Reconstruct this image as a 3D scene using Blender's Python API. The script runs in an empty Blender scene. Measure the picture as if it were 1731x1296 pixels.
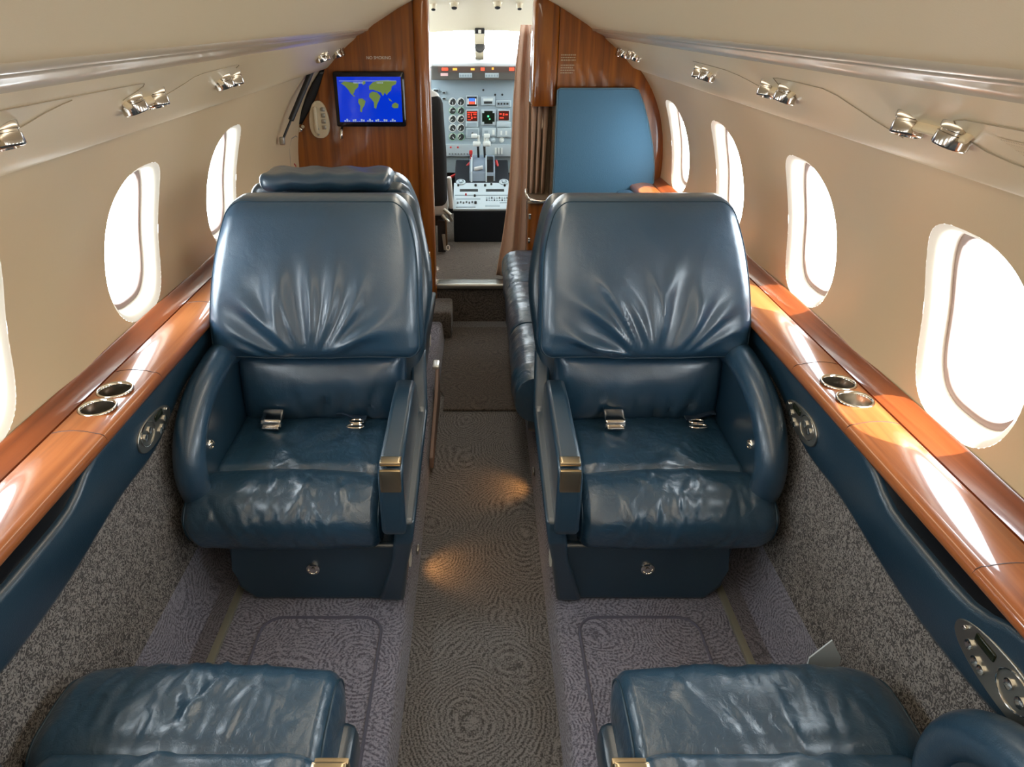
import bpy, bmesh, math, random
from mathutils import Vector, Matrix
random.seed(7)
sin, cos, pi = math.sin, math.cos, math.pi
S = bpy.context.scene
COL = S.collection

# ------------------------------------------------------------------ camera, sky, sun, exposure
F_PX, PITCH, EYE = 1200.0, math.radians(27.25), 1.45
cam = bpy.data.cameras.new('camera'); co = bpy.data.objects.new('camera', cam); COL.objects.link(co)
cam.sensor_fit = 'HORIZONTAL'; cam.sensor_width = 36; cam.lens = F_PX / 1731 * 36
cam.shift_x = 53.5 / 1731; cam.clip_start = 0.02
co.location = (0, 0, EYE); co.rotation_euler = (pi/2 - PITCH, 0, 0)
S.camera = co
S.view_settings.view_transform = 'Standard'; S.view_settings.look = 'None'
S.view_settings.gamma = 1; S.view_settings.use_curve_mapping = False
S.view_settings.exposure = 0.35
try:
    S.cycles.use_denoising = True; S.cycles.max_bounces = 8; S.cycles.diffuse_bounces = 5
    S.cycles.sample_clamp_indirect = 6; S.cycles.transparent_max_bounces = 12
    S.cycles.caustics_reflective = False; S.cycles.caustics_refractive = False
except Exception: pass
w = bpy.data.worlds.new('sky'); S.world = w; w.use_nodes = True
bg = w.node_tree.nodes['Background']; bg.inputs[0].default_value = (0.85, 0.94, 1.0, 1); bg.inputs[1].default_value = 13.0
sun = bpy.data.lights.new('sun', 'SUN'); sun.energy = 15; sun.angle = math.radians(0.8); sun.color = (1.0, 0.93, 0.82)
so = bpy.data.objects.new('sun', sun); COL.objects.link(so)
so.rotation_euler = Vector((-0.335, 0.20, -0.940)).to_track_quat('-Z', 'Y').to_euler()
so.location = (4, 1, 6)
def area(name, loc, direction, sx, sy, energy, color=(1, 1, 1), portal=False):
    l = bpy.data.lights.new(name, 'AREA'); l.shape = 'RECTANGLE'; l.size = sx; l.size_y = sy
    l.energy = energy; l.color = color
    if portal: l.cycles.is_portal = True
    o = bpy.data.objects.new(name, l); COL.objects.link(o); o.location = loc
    o.rotation_euler = Vector(direction).to_track_quat('-Z', 'Y').to_euler()
    return o
WIN_R = [1.15 + 0.685*k for k in (-4, -3, -2, -1, 0, 1, 2, 3)]
WIN_L = [1.05 + 0.685*k for k in (-4, -3, -2, -1, 0, 1, 2)]
for Y in WIN_R: area('sky_portal', (0.94, Y, 0.98), (-1, 0, -0.25), 0.34, 0.44, 1, portal=True)
for Y in WIN_L: area('sky_portal', (-0.94, Y, 0.98), (1, 0, -0.25), 0.34, 0.44, 1, portal=True)
area('sky_portal', (0, 5.35, 1.35), (0, -1, -0.1), 1.5, 0.5, 1, portal=True)
# fill lights added along the ceiling centre, out of view
area('ceiling_fill_light', (0, 1.5, 1.575), (0, 0, -1), 0.16, 3.2, 7, (1.0, 0.88, 0.70))
area('ceiling_fill_light', (0, -1.2, 1.575), (0, 0, -1), 0.16, 2.0, 5, (1.0, 0.88, 0.70))

# ------------------------------------------------------------------ helpers
CT, ST = cos(PITCH), sin(PITCH)
def at(px, py, Y):
    """point on the plane Y that the photograph shows at a pixel"""
    dy = py - 30.0
    D = dy * Y * CT / (F_PX / CT - ST * dy)
    dep = Y * CT + D * ST
    return ((px - 812.0) * dep / F_PX, Y, EYE - D)

def nmat(name, color, rough=0.5, metal=0.0, spec=0.5, coat=0.0, coat_r=0.05, emit=None, es=1.0, sheen=0.0):
    m = bpy.data.materials.new(name); m.use_nodes = True
    b = m.node_tree.nodes['Principled BSDF']
    b.inputs['Base Color'].default_value = (*color, 1); b.inputs['Roughness'].default_value = rough
    b.inputs['Metallic'].default_value = metal; b.inputs['Specular IOR Level'].default_value = spec
    b.inputs['Coat Weight'].default_value = coat; b.inputs['Coat Roughness'].default_value = coat_r
    b.inputs['Sheen Weight'].default_value = sheen
    if emit: b.inputs['Emission Color'].default_value = (*emit, 1); b.inputs['Emission Strength'].default_value = es
    return m
class NT:
    def __init__(s, m): s.t = m.node_tree; s.b = s.t.nodes['Principled BSDF']; s.tc = s.t.nodes.new('ShaderNodeTexCoord')
    def n(s, kind, **kw):
        x = s.t.nodes.new(kind)
        for k, v in kw.items():
            if k in x.inputs.keys(): x.inputs[k].default_value = v
            else: setattr(x, k, v)
        return x
    def l(s, a, b): s.t.links.new(a, b)
    def mapping(s, scale=(1, 1, 1), rot=(0, 0, 0)):
        m = s.n('ShaderNodeMapping'); m.inputs['Scale'].default_value = scale; m.inputs['Rotation'].default_value = rot
        s.l(s.tc.outputs['Object'], m.inputs['Vector']); return m.outputs[0]
    def ramp(s, fac, stops):
        r = s.n('ShaderNodeValToRGB'); e = r.color_ramp.elements
        while len(e) < len(stops): e.new(0.5)
        for q, (p, c) in zip(e, stops): q.position = p; q.color = (*c, 1)
        s.l(fac, r.inputs[0]); return r.outputs[0]
    def bump(s, h, strength, dist, prev=None):
        b = s.n('ShaderNodeBump'); b.inputs['Strength'].default_value = strength; b.inputs['Distance'].default_value = dist
        s.l(h, b.inputs['Height'])
        if prev: s.l(prev, b.inputs['Normal'])
        s.l(b.outputs[0], s.b.inputs['Normal']); return b.outputs[0]

def leather(name, col, rough=0.36, wr=0.35):
    m = nmat(name, col, rough+0.04, spec=0.7, coat=0.85, coat_r=0.26); t = NT(m)
    v = t.mapping()
    n0 = t.n('ShaderNodeTexNoise', Scale=4.0, Detail=3.0); t.l(v, n0.inputs['Vector'])
    c = t.ramp(n0.outputs[0], [(0.3, tuple(x*0.85 for x in col)), (0.7, tuple(x*1.18 for x in col))]); t.l(c, t.b.inputs['Base Color'])
    n1 = t.n('ShaderNodeTexNoise', Scale=9.0, Detail=2.0, Distortion=0.5); t.l(v, n1.inputs['Vector'])
    b0 = t.bump(n1.outputs[0], wr*0.8, 0.02)
    n4 = t.n('ShaderNodeTexNoise', Scale=38.0, Detail=3.0, Distortion=0.8); t.l(v, n4.inputs['Vector'])
    b1 = t.bump(n4.outputs[0], wr*0.5, 0.006, b0)
    n2 = t.n('ShaderNodeTexVoronoi', Scale=420.0); t.l(v, n2.inputs['Vector'])
    t.bump(n2.outputs[0], 0.12, 0.002, b1)
    return m
LEA = leather('navy_leather', (0.017, 0.055, 0.102), 0.34, 0.30)
LEA_W = leather('navy_leather_creased', (0.018, 0.058, 0.105), 0.29, 0.95)
HARD = leather('navy_trim_leather', (0.008, 0.032, 0.058), 0.36, 0.04)
PIPE = nmat('navy_piping', (0.010, 0.036, 0.062), 0.4)
DARK = nmat('black_plastic', (0.006, 0.006, 0.008), 0.5)
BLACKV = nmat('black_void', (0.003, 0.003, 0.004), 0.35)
CHROME = nmat('polished_nickel', (0.80, 0.76, 0.70), 0.12, 1.0)
BRUSH = nmat('brushed_nickel', (0.42, 0.41, 0.37), 0.34, 1.0)
SATIN = nmat('satin_gold_metal', (0.62, 0.50, 0.33), 0.28, 1.0)
LAMPM = nmat('lamp_nickel', (0.52, 0.47, 0.41), 0.16, 1.0)
CUPB = nmat('dark_cup_liner', (0.30, 0.27, 0.21), 0.35, 0.9)
CUPW = nmat('cup_brushed_steel', (0.68, 0.64, 0.56), 0.22, 1.0)
STEEL = nmat('worn_steel', (0.36, 0.35, 0.28), 0.45, 0.6)
WHITEP = nmat('white_plastic', (0.7, 0.68, 0.62), 0.4)
RED = nmat('red_paint', (0.45, 0.02, 0.02), 0.4)

def wood(name, c0, c1, c2, axis, coat=1.0):
    m = nmat(name, c1, 0.32, spec=0.4, coat=coat, coat_r=0.04); t = NT(m)
    sc = {'y': (26, 0.9, 26), 'z': (30, 30, 1.0)}[axis]
    v = t.mapping(sc)
    n = t.n('ShaderNodeTexNoise', Scale=1.0, Detail=7.0, Distortion=0.7); t.l(v, n.inputs['Vector'])
    n.inputs['Roughness'].default_value = 0.62
    c = t.ramp(n.outputs[0], [(0.30, c0), (0.5, c1), (0.72, c2)])
    v2 = t.mapping({'y': (3, 0.5, 3), 'z': (4, 4, 0.7)}[axis])
    n2 = t.n('ShaderNodeTexNoise', Scale=1.0, Detail=2.0); t.l(v2, n2.inputs['Vector'])
    mx = t.n('ShaderNodeMix', data_type='RGBA', blend_type='MULTIPLY'); mx.inputs[0].default_value = 0.6
    c3 = t.ramp(n2.outputs[0], [(0.35, (0.55, 0.5, 0.45)), (0.65, (1, 1, 1))])
    t.l(c, mx.inputs[6]); t.l(c3, mx.inputs[7]); t.l(mx.outputs[2], t.b.inputs['Base Color'])
    return m
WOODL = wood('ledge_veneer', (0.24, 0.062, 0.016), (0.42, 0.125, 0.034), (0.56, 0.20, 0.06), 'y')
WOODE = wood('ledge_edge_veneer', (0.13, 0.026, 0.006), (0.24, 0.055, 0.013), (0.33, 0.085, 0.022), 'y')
WOODB = wood('bulkhead_veneer', (0.125, 0.029, 0.002), (0.265, 0.072, 0.004), (0.39, 0.125, 0.009), 'z', 0.7)

def cream(name, col, rough=0.45, b=0.05):
    m = nmat(name, col, rough, spec=0.35); t = NT(m); v = t.mapping()
    n = t.n('ShaderNodeTexNoise', Scale=260.0, Detail=2.0); t.l(v, n.inputs['Vector']); t.bump(n.outputs[0], b, 0.002)
    return m
WALL = cream('tan_wall_vinyl', (0.635, 0.505, 0.32), 0.42)
CEIL = cream('tan_headliner', (0.635, 0.505, 0.32), 0.55, 0.12)
PSU = cream('tan_service_vinyl', (0.635, 0.515, 0.335), 0.35)
RAILM = nmat('glossy_tan_rail', (0.50, 0.41, 0.30), 0.26, spec=0.5, coat=0.25, coat_r=0.12)
REV = nmat('cream_window_reveal', (0.72, 0.66, 0.55), 0.4)
GASK = nmat('rose_grey_gasket', (0.34, 0.25, 0.22), 0.5)
CREAMP = nmat('cream_plastic', (0.66, 0.58, 0.42), 0.4)

def carpet(name, a, b, scale, freq, bstr=0.6):
    m = nmat(name, a, 0.95, spec=0.1, sheen=0.25); t = NT(m); v = t.mapping()
    w_ = t.n('ShaderNodeTexNoise', Scale=3.2, Detail=2.0); t.l(v, w_.inputs['Vector'])
    add = t.n('ShaderNodeVectorMath', operation='MULTIPLY_ADD'); t.l(w_.outputs['Color'], add.inputs[0]); add.inputs[1].default_value = (0.16, 0.16, 0.16); t.l(v, add.inputs[2])
    vo = t.n('ShaderNodeTexVoronoi', Scale=scale); t.l(add.outputs[0], vo.inputs['Vector'])
    ns = t.n('ShaderNodeTexNoise', Scale=70.0, Detail=3.0); t.l(v, ns.inputs['Vector'])
    m1 = t.n('ShaderNodeMath', operation='MULTIPLY_ADD'); t.l(vo.outputs['Distance'], m1.inputs[0]); m1.inputs[1].default_value = freq
    m0 = t.n('ShaderNodeMath', operation='MULTIPLY'); t.l(ns.outputs[0], m0.inputs[0]); m0.inputs[1].default_value = 4.5
    t.l(m0.outputs[0], m1.inputs[2])
    sn = t.n('ShaderNodeMath', operation='SINE'); t.l(m1.outputs[0], sn.inputs[0])
    n3 = t.n('ShaderNodeTexNoise', Scale=230.0, Detail=3.0); t.l(v, n3.inputs['Vector'])
    n5 = t.n('ShaderNodeTexNoise', Scale=60.0, Detail=1.0, Distortion=1.0); t.l(v, n5.inputs['Vector'])
    mk = t.n('ShaderNodeMapRange'); t.l(n5.outputs[0], mk.inputs[0]); mk.inputs[1].default_value = 0.40; mk.inputs[2].default_value = 0.62; mk.inputs[3].default_value = 0.0; mk.inputs[4].default_value = 0.17
    mm = t.n('ShaderNodeMath', operation='MULTIPLY_ADD'); t.l(sn.outputs[0], mm.inputs[0]); t.l(mk.outputs[0], mm.inputs[1]); t.l(n3.outputs[0], mm.inputs[2])
    c = t.ramp(mm.outputs[0], [(0.36, b), (0.60, a)]); t.l(c, t.b.inputs['Base Color'])
    t.bump(mm.outputs[0], bstr, 0.006)
    return m
CARP = carpet('mauve_grey_swirl_carpet', (0.27, 0.265, 0.325), (0.092, 0.090, 0.120), 4.2, 170)
CARPA = carpet('taupe_grey_swirl_carpet', (0.205, 0.198, 0.198), (0.055, 0.052, 0.052), 3.2, 190)
CARPD = carpet('brown_grey_mat_carpet', (0.12, 0.098, 0.082), (0.045, 0.036, 0.030), 8.0, 60)
def nubby(name):
    m = nmat(name, (0.2, 0.18, 0.16), 0.95, spec=0.1); t = NT(m); v = t.mapping()
    n = t.n('ShaderNodeTexNoise', Scale=120.0, Detail=1.5, Distortion=2.2); t.l(v, n.inputs['Vector'])
    c = t.ramp(n.outputs[0], [(0.44, (0.075, 0.070, 0.070)), (0.57, (0.29, 0.27, 0.255))]); t.l(c, t.b.inputs['Base Color'])
    t.bump(n.outputs[0], 0.6, 0.006); return m
NUB = nubby('nubby_grey_wool')
def fabric(name, c):
    m = nmat(name, c, 0.85, spec=0.2, sheen=0.2); t = NT(m); v = t.mapping((1, 1, 1))
    n = t.n('ShaderNodeTexNoise', Scale=300.0, Detail=2.0); t.l(v, n.inputs['Vector']); t.bump(n.outputs[0], 0.3, 0.003)
    return m
BLUEF = fabric('slate_blue_fabric', (0.065, 0.155, 0.24))
CURT = fabric('beige_curtain_cloth', (0.60, 0.40, 0.29))
SHEEP = fabric('white_sheepskin', (0.6, 0.6, 0.58))
def glass(name, tint=(1, 1, 1)):
    m = bpy.data.materials.new(name); m.use_nodes = True; t = m.node_tree; t.nodes.clear()
    o = t.nodes.new('ShaderNodeOutputMaterial'); mx = t.nodes.new('ShaderNodeMixShader')
    tr = t.nodes.new('ShaderNodeBsdfTransparent'); tr.inputs[0].default_value = (*tint, 1)
    g = t.nodes.new('ShaderNodeBsdfGlossy'); g.inputs['Roughness'].default_value = 0.03
    f = t.nodes.new('ShaderNodeLayerWeight'); f.inputs[0].default_value = 0.5
    p = t.nodes.new('ShaderNodeMath'); p.operation = 'POWER'; p.inputs[1].default_value = 5.0
    q = t.nodes.new('ShaderNodeMath'); q.operation = 'MULTIPLY_ADD'; q.inputs[1].default_value = 0.7; q.inputs[2].default_value = 0.04
    t.links.new(f.outputs['Facing'], p.inputs[0]); t.links.new(p.outputs[0], q.inputs[0]); t.links.new(q.outputs[0], mx.inputs[0]); t.links.new(tr.outputs[0], mx.inputs[1]); t.links.new(g.outputs[0], mx.inputs[2])
    t.links.new(mx.outputs[0], o.inputs[0]); return m
GLASS = glass('window_acrylic', (0.97, 0.98, 0.98))

# mesh builder -------------------------------------------------------
class MB:
    def __init__(s): s.v = []; s.f = []; s.sm = []; s.mi = []
    def add(s, vs, fs, smooth=True, mi=0):
        o = len(s.v); s.v += [tuple(p) for p in vs]
        for f in fs: s.f.append([i+o for i in f]); s.sm.append(smooth); s.mi.append(mi)
    def box(s, x0, x1, y0, y1, z0, z1):
        vs = [(x, y, z) for x in (x0, x1) for y in (y0, y1) for z in (z0, z1)]
        s.add(vs, [(0,1,3,2),(4,6,7,5),(0,4,5,1),(2,3,7,6),(0,2,6,4),(1,5,7,3)], False)
    def rbox(s, c, h, r, n=(10,10,10), fn=None):
        """rounded box with welded grid faces, optional deformation"""
        key = {}; vs = []; fs = []
        def samp(k, hh):
            N = n[k]; return [hh*sin(pi/2*(2*i/N-1)) for i in range(N+1)]
        A = [samp(k, h[k]) for k in range(3)]
        r = min(r, min(h)-1e-5) if r else 1e-5
        def vert(i):
            if i in key: return key[i]
            p = [A[k][i[k]] for k in range(3)]
            q = [max(-(h[k]-r), min(h[k]-r, p[k])) for k in range(3)]
            d = Vector([p[k]-q[k] for k in range(3)])
            if d.length > 1e-9: d = d.normalized()*r
            P = (q[0]+d.x, q[1]+d.y, q[2]+d.z)
            if fn: P = fn(*P)
            vs.append((P[0]+c[0], P[1]+c[1], P[2]+c[2])); key[i] = len(vs)-1; return key[i]
        for k in range(3):
            a, b = [x for x in range(3) if x != k]
            for side in (0, n[k]):
                for i in range(n[a]):
                    for j in range(n[b]):
                        q = []
                        for (di, dj) in ((0,0),(1,0),(1,1),(0,1)):
                            ix = [0,0,0]; ix[k] = side; ix[a] = i+di; ix[b] = j+dj; q.append(vert(tuple(ix)))
                        fs.append(q)
        s.add(vs, fs)
    def tube(s, pts, r, n=8, closed=False, caps=True):
        pts = [Vector(p) for p in pts]; N = len(pts); vs = []; fs = []
        rr = r if isinstance(r, (list, tuple)) else [r]*N
        up = None
        for i, p in enumerate(pts):
            a = pts[(i-1) % N] if (closed or i > 0) else p
            b = pts[(i+1) % N] if (closed or i < N-1) else p
            t = (b-a)
            if t.length < 1e-9: t = Vector((0, 0, 1))
            t.normalize()
            if up is None: up = t.orthogonal().normalized()
            up = (up - t*up.dot(t))
            if up.length < 1e-6: up = t.orthogonal()
            up.normalize(); w_ = t.cross(up)
            for k in range(n):
                a_ = 2*pi*k/n; vs.append(p + (up*cos(a_) + w_*sin(a_))*rr[i])
        for i in range(N if closed else N-1):
            j = (i+1) % N
            for k in range(n):
                fs.append((i*n+k, i*n+(k+1) % n, j*n+(k+1) % n, j*n+k))
        if not closed and caps: fs.append(tuple(range(n))[::-1]); fs.append(tuple((N-1)*n+k for k in range(n)))
        s.add(vs, fs)
    def lathe(s, c, axis, prof, n=32, cap=True):
        """prof: list (radius, distance along axis)"""
        ax = Vector(axis).normalized(); u = ax.orthogonal().normalized(); v = ax.cross(u); c = Vector(c); vs = []; fs = []
        for (r, d) in prof:
            for k in range(n): a = 2*pi*k/n; vs.append(c + ax*d + (u*cos(a)+v*sin(a))*r)
        for i in range(len(prof)-1):
            for k in range(n): fs.append((i*n+k, i*n+(k+1) % n, (i+1)*n+(k+1) % n, (i+1)*n+k))
        if cap: fs.append(tuple(range(n))[::-1]); fs.append(tuple((len(prof)-1)*n+k for k in range(n)))
        s.add(vs, fs)
    def prism(s, poly, fa, fb):
        """poly 2D -> caps via functions fa, fb (2D -> 3D)"""
        n = len(poly); vs = [fa(*p) for p in poly] + [fb(*p) for p in poly]
        fs = [tuple(range(n)), tuple(range(2*n-1, n-1, -1))] + [(i, (i+1) % n, n+(i+1) % n, n+i) for i in range(n)]
        s.add(vs, fs, False)
    def grid(s, f, nu, nv, cu=False):
        vs = [f(i/nu, j/nv) for i in range(nu+1) for j in range(nv+1)]
        s.add(vs, [(i*(nv+1)+j, (i+1)*(nv+1)+j, (i+1)*(nv+1)+j+1, i*(nv+1)+j+1) for i in range(nu) for j in range(nv)])
    def build(s, name, mat, parent=None, bevel=0, solid=0, sm30=False, T=None, keep=False, subd=0):
        vs = [T(*p) for p in s.v] if T else s.v
        if parent is not None: L = parent.matrix_world.translation if parent.parent else parent.location
        base = Vector((0, 0, 0))
        q = parent
        while q is not None: base += q.location; q = q.parent
        me = bpy.data.meshes.new(name); me.from_pydata([Vector(p)-base for p in vs], [], s.f)
        bm = bmesh.new(); bm.from_mesh(me)
        if not keep: bmesh.ops.remove_doubles(bm, verts=bm.verts, dist=1e-5)
        bmesh.ops.recalc_face_normals(bm, faces=bm.faces); bm.to_mesh(me); bm.free()
        if len(me.polygons) == len(s.sm):
            for p, q_ in zip(me.polygons, s.sm): p.use_smooth = q_
        else:
            for p in me.polygons: p.use_smooth = s.sm[0]
        for mm in (mat if isinstance(mat, (list, tuple)) else [mat]): me.materials.append(mm)
        o = bpy.data.objects.new(name, me); COL.objects.link(o)
        if parent is not None: o.parent = parent
        if solid: m_ = o.modifiers.new('solid', 'SOLIDIFY'); m_.thickness = solid; m_.offset = 0
        if bevel: m_ = o.modifiers.new('bevel', 'BEVEL'); m_.width = bevel; m_.segments = 3; m_.limit_method = 'ANGLE'; m_.angle_limit = math.radians(30)
        if subd: m_ = o.modifiers.new('sub', 'SUBSURF'); m_.levels = subd; m_.render_levels = subd
        if bevel:
            for p in me.polygons: p.use_smooth = True
        if bevel or any(s.sm):
            me.set_sharp_from_angle(angle=math.radians(40 if bevel else 55))
        return o
def tag(o, label=None, cat=None, group=None, kind=None):
    if label: o['label'] = label
    if cat: o['category'] = cat
    if group: o['group'] = group
    if kind: o['kind'] = kind
    return o
def thing(name, label, cat, loc=(0,0,0), group=None):
    o = bpy.data.objects.new(name, None); COL.objects.link(o); o.location = loc; o.empty_display_size = 0.05
    return tag(o, label, cat, group)
def interp(pts, x):
    if x <= pts[0][0]: return pts[0][1]
    for i in range(len(pts)-1):
        (x0, y0), (x1, y1) = pts[i], pts[i+1]
        if x <= x1:
            ym = pts[i-1] if i > 0 else (2*x0-x1, 2*y0-y1); yp = pts[i+2] if i+2 < len(pts) else (2*x1-x0, 2*y1-y0)
            m0 = (y1-ym[1])/(x1-ym[0]); m1 = (yp[1]-y0)/(yp[0]-x0); h = x1-x0; t = (x-x0)/h
            return (2*t**3-3*t**2+1)*y0 + (t**3-2*t**2+t)*h*m0 + (-2*t**3+3*t**2)*y1 + (t**3-t**2)*h*m1
    return pts[-1][1]
def gz(x, c, s): return math.exp(-((x-c)/s)**2)

def rrect(a, b, r, n=7, m=10):
    P = []
    for (cx, cy, a0, ex, ey) in ((a-r, b-r, 0, -a+r, b), (-a+r, b-r, 90, -a, -b+r), (-a+r, -b+r, 180, a-r, -b), (a-r, -b+r, 270, a, b-r)):
        for i in range(n+1): t = math.radians(a0+90*i/n); P.append((cx+r*cos(t), cy+r*sin(t)))
        x0, y0 = P[-1]
        for i in range(1, m): P.append((x0+(ex-x0)*i/m, y0+(ey-y0)*i/m))
    return P

# ------------------------------------------------------------------ cabin shell
YA, YB = -2.2, 3.5            # aft wall, forward bulkhead
PROF = [(0.66, 0.85), (0.72, 0.865), (0.78, 0.874), (0.86, 0.876), (0.95, 0.866), (1.05, 0.838), (1.12, 0.806), (1.19, 0.763), (1.262, 0.705)]
def wx(z): return interp(PROF, z)
WC, WA, WB = 0.95, 0.130, 0.168     # window centre height and half sizes
def side_wall(sx, wins, name):
    mb = MB(); z0, z1, hw = 0.66, 1.262, 0.3425; a, b = WA+0.022, WB+0.022
    def P(y, z):
        dy = min(abs(y-q) for q in wins); t = max(0.0, min(1.0, (dy-0.17)/0.17)); t = t*t*(3-2*t)
        return (sx*(wx(z)-0.010*t*sin(pi*max(0.0, min(1.0, (z-0.66)/0.50)))**1.2), y, z)
    for yc in wins:
        rect = []
        n1, n2 = 16, 20
        for i in range(n1): rect.append((hw, (z0-WC) + (z1-z0)*i/n1))
        for i in range(n2): rect.append((hw-2*hw*i/n2, z1-WC))
        for i in range(n1): rect.append((-hw, (z1-WC) - (z1-z0)*i/n1))
        for i in range(n2): rect.append((-hw+2*hw*i/n2, z0-WC))
        N = len(rect); R = 9; vs = []
        for k in range(R+1):
            t = k/R
            for (ry, rz) in rect:
                an = math.atan2(rz/b, ry/a); e = 2/2.9
                iy = a*math.copysign(abs(cos(an))**e, cos(an)); iz = b*math.copysign(abs(sin(an))**e, sin(an))
                y = yc + iy*(1-t) + ry*t; z = WC + iz*(1-t) + rz*t
                vs.append(P(y, z))
        fs = [(k*N+i, k*N+(i+1) % N, (k+1)*N+(i+1) % N, (k+1)*N+i) for k in range(R) for i in range(N)]
        mb.add(vs, fs)
    lo, hi = min(wins)-hw, max(wins)+hw
    for (ya, yb) in ((YA, lo), (hi, YB+0.02)):
        if yb-ya > 1e-3: mb.grid(lambda u, v: P(ya+(yb-ya)*u, z0+(z1-z0)*v), 16, 16)
    return tag(mb.build(name, WALL), kind='structure')
def window(idx, sx, yc):
    e = 2/2.9; N = 64
    nx, nz = 0.97, 0.24
    rings = [(0.022, 0.0), (0.0195, 0.002), (0.012, 0.006), (0.007, 0.012), (0.004, 0.022), (0.002, 0.040)]
    def ring(da, d):
        out = []
        for k in range(N):
            an = 2*pi*k/N
            y = (WA+da)*math.copysign(abs(cos(an))**e, cos(an)); z = WC+(WB+da)*math.copysign(abs(sin(an))**e, sin(an))
            x = wx(z)
            out.append((sx*(x+nx*d), yc+y, z+nz*d))
        return out
    root = thing('window_%d' % idx, None, None, (sx*0.87, yc, WC)); root['kind'] = 'structure'
    def loft(rs, name, mat):
        mb = MB(); vs = [p for r in rs for p in ring(*r)]
        mb.add(vs, [(k*N+i, k*N+(i+1) % N, (k+1)*N+(i+1) % N, (k+1)*N+i) for k in range(len(rs)-1) for i in range(N)])
        return mb.build(name, mat, root)
    loft(rings, 'window_frame', REV)
    loft([(0.002, 0.040), (-0.010, 0.038), (-0.012, 0.041), (-0.012, 0.052), (0.02, 0.054)], 'gasket', GASK)
    mb = MB(); rg = ring(-0.006, 0.047); c = (sx*(wx(WC)+nx*0.047), yc, WC+nz*0.047)
    vs = rg + [tuple(Vector(p)*0.5+Vector(c)*0.5) for p in rg] + [c]
    mb.add(vs, [(i, (i+1) % N, N+(i+1) % N, N+i) for i in range(N)] + [(N+i, N+(i+1) % N, 2*N) for i in range(N)])
    mb.build('pane', GLASS, root)
side_wall(1, WIN_R, 'wall_right'); side_wall(-1, WIN_L, 'wall_left')
k = 1
for y in WIN_R: window(k, 1, y); k += 1
for y in WIN_L: window(k, -1, y); k += 1

# service trim above the windows + rail + ceiling
UP = [(0.705, 1.262), (0.712, 1.250), (0.715, 1.246), (0.705, 1.243), (0.690, 1.250), (0.672, 1.266), (0.650, 1.290), (0.622, 1.316), (0.590, 1.342), (0.565, 1.360), (0.552, 1.372)]
RAIL = [(0.552, 1.372), (0.548, 1.378), (0.535, 1.384), (0.520, 1.390), (0.512, 1.394), (0.511, 1.400), (0.507, 1.400), (0.506, 1.396), (0.496, 1.400), (0.492, 1.408)]
CE = [(0.492, 1.408), (0.47, 1.424), (0.42, 1.452), (0.36, 1.486), (0.30, 1.515), (0.22, 1.551), (0.13, 1.581), (0.0, 1.595)]
def strip(prof, sx, y0, y1, mb, ny=1):
    n = len(prof)
    vs = [(sx*x, y0+(y1-y0)*j/ny, z) for j in range(ny+1) for (x, z) in prof]
    mb.add(vs, [(j*n+i, j*n+i+1, (j+1)*n+i+1, (j+1)*n+i) for j in range(ny) for i in range(n-1)])
mb = MB(); strip(CE, 1, YA, YB+0.02, mb, 8); strip(CE, -1, YA, YB+0.02, mb, 8); tag(mb.build('ceiling', CEIL), kind='structure')
for q, sx in ((1, 1), (2, -1)):
    mb = MB(); strip(UP, sx, YA, YB+0.02, mb, 12); tag(mb.build('trim_%d' % q, PSU), kind='structure')
    mb = MB(); strip(RAIL, sx, YA, YB+0.02, mb); tag(mb.build('trim_%d' % (q+2), RAILM), kind='structure')
def psu_pt(sx, y, t, off=0.0005):
    """point on the service trim, t 0 at its lower lip, 1 at the rail"""
    P = UP[3:]; s_ = t*(len(P)-1); i = min(int(s_), len(P)-2); f = s_-i
    x = P[i][0]*(1-f)+P[i+1][0]*f; z = P[i][1]*(1-f)+P[i+1][1]*f
    return (sx*(x-off*0.7), y, z-off*0.7)
GROOVE = nmat('panel_gap', (0.30, 0.235, 0.15), 0.7)
def outline(sx, pts, name, label):
    P = []
    for i in range(len(pts)-1):
        (y0, t0), (y1, t1) = pts[i], pts[i+1]
        for j in range(8): P.append(psu_pt(sx, y0+(y1-y0)*j/8, t0+(t1-t0)*j/8))
    P.append(psu_pt(sx, *pts[-1]))
    mb = MB(); mb.tube(P, 0.0009, 5)
    return tag(mb.build(name, GROOVE), kind='structure')
outline(-1, [(1.30, .62), (1.325, .68), (1.335, .73), (1.325, .775), (1.29, .785), (0.7, .79)], 'trim_5', '')
outline(-1, [(1.46, .5), (1.52, .57), (1.57, .66), (1.59, .71), (1.63, .75), (1.84, .79), (1.865, .775), (1.87, .72)], 'trim_6', '')
outline(-1, [(0.96, .48), (1.0, .58), (1.04, .67), (1.09, .74)], 'trim_7', '')
outline(1, [(1.15, .40), (1.21, .50), (1.25, .59), (1.28, .67), (1.32, .715), (1.40, .73), (1.52, .735), (1.55, .72), (1.56, .62)], 'trim_8', '')
outline(1, [(1.66, .5), (1.75, .60), (1.80, .65), (1.88, .69), (2.15, .73)], 'trim_9', '')
outline(1, [(0.5, .73), (0.80, .71), (0.92, .70), (0.95, .675), (0.96, .62), (0.955, .54), (0.93, .485), (0.89, .45), (0.80, .41), (0.6, .36)], 'trim_10', '')
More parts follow.
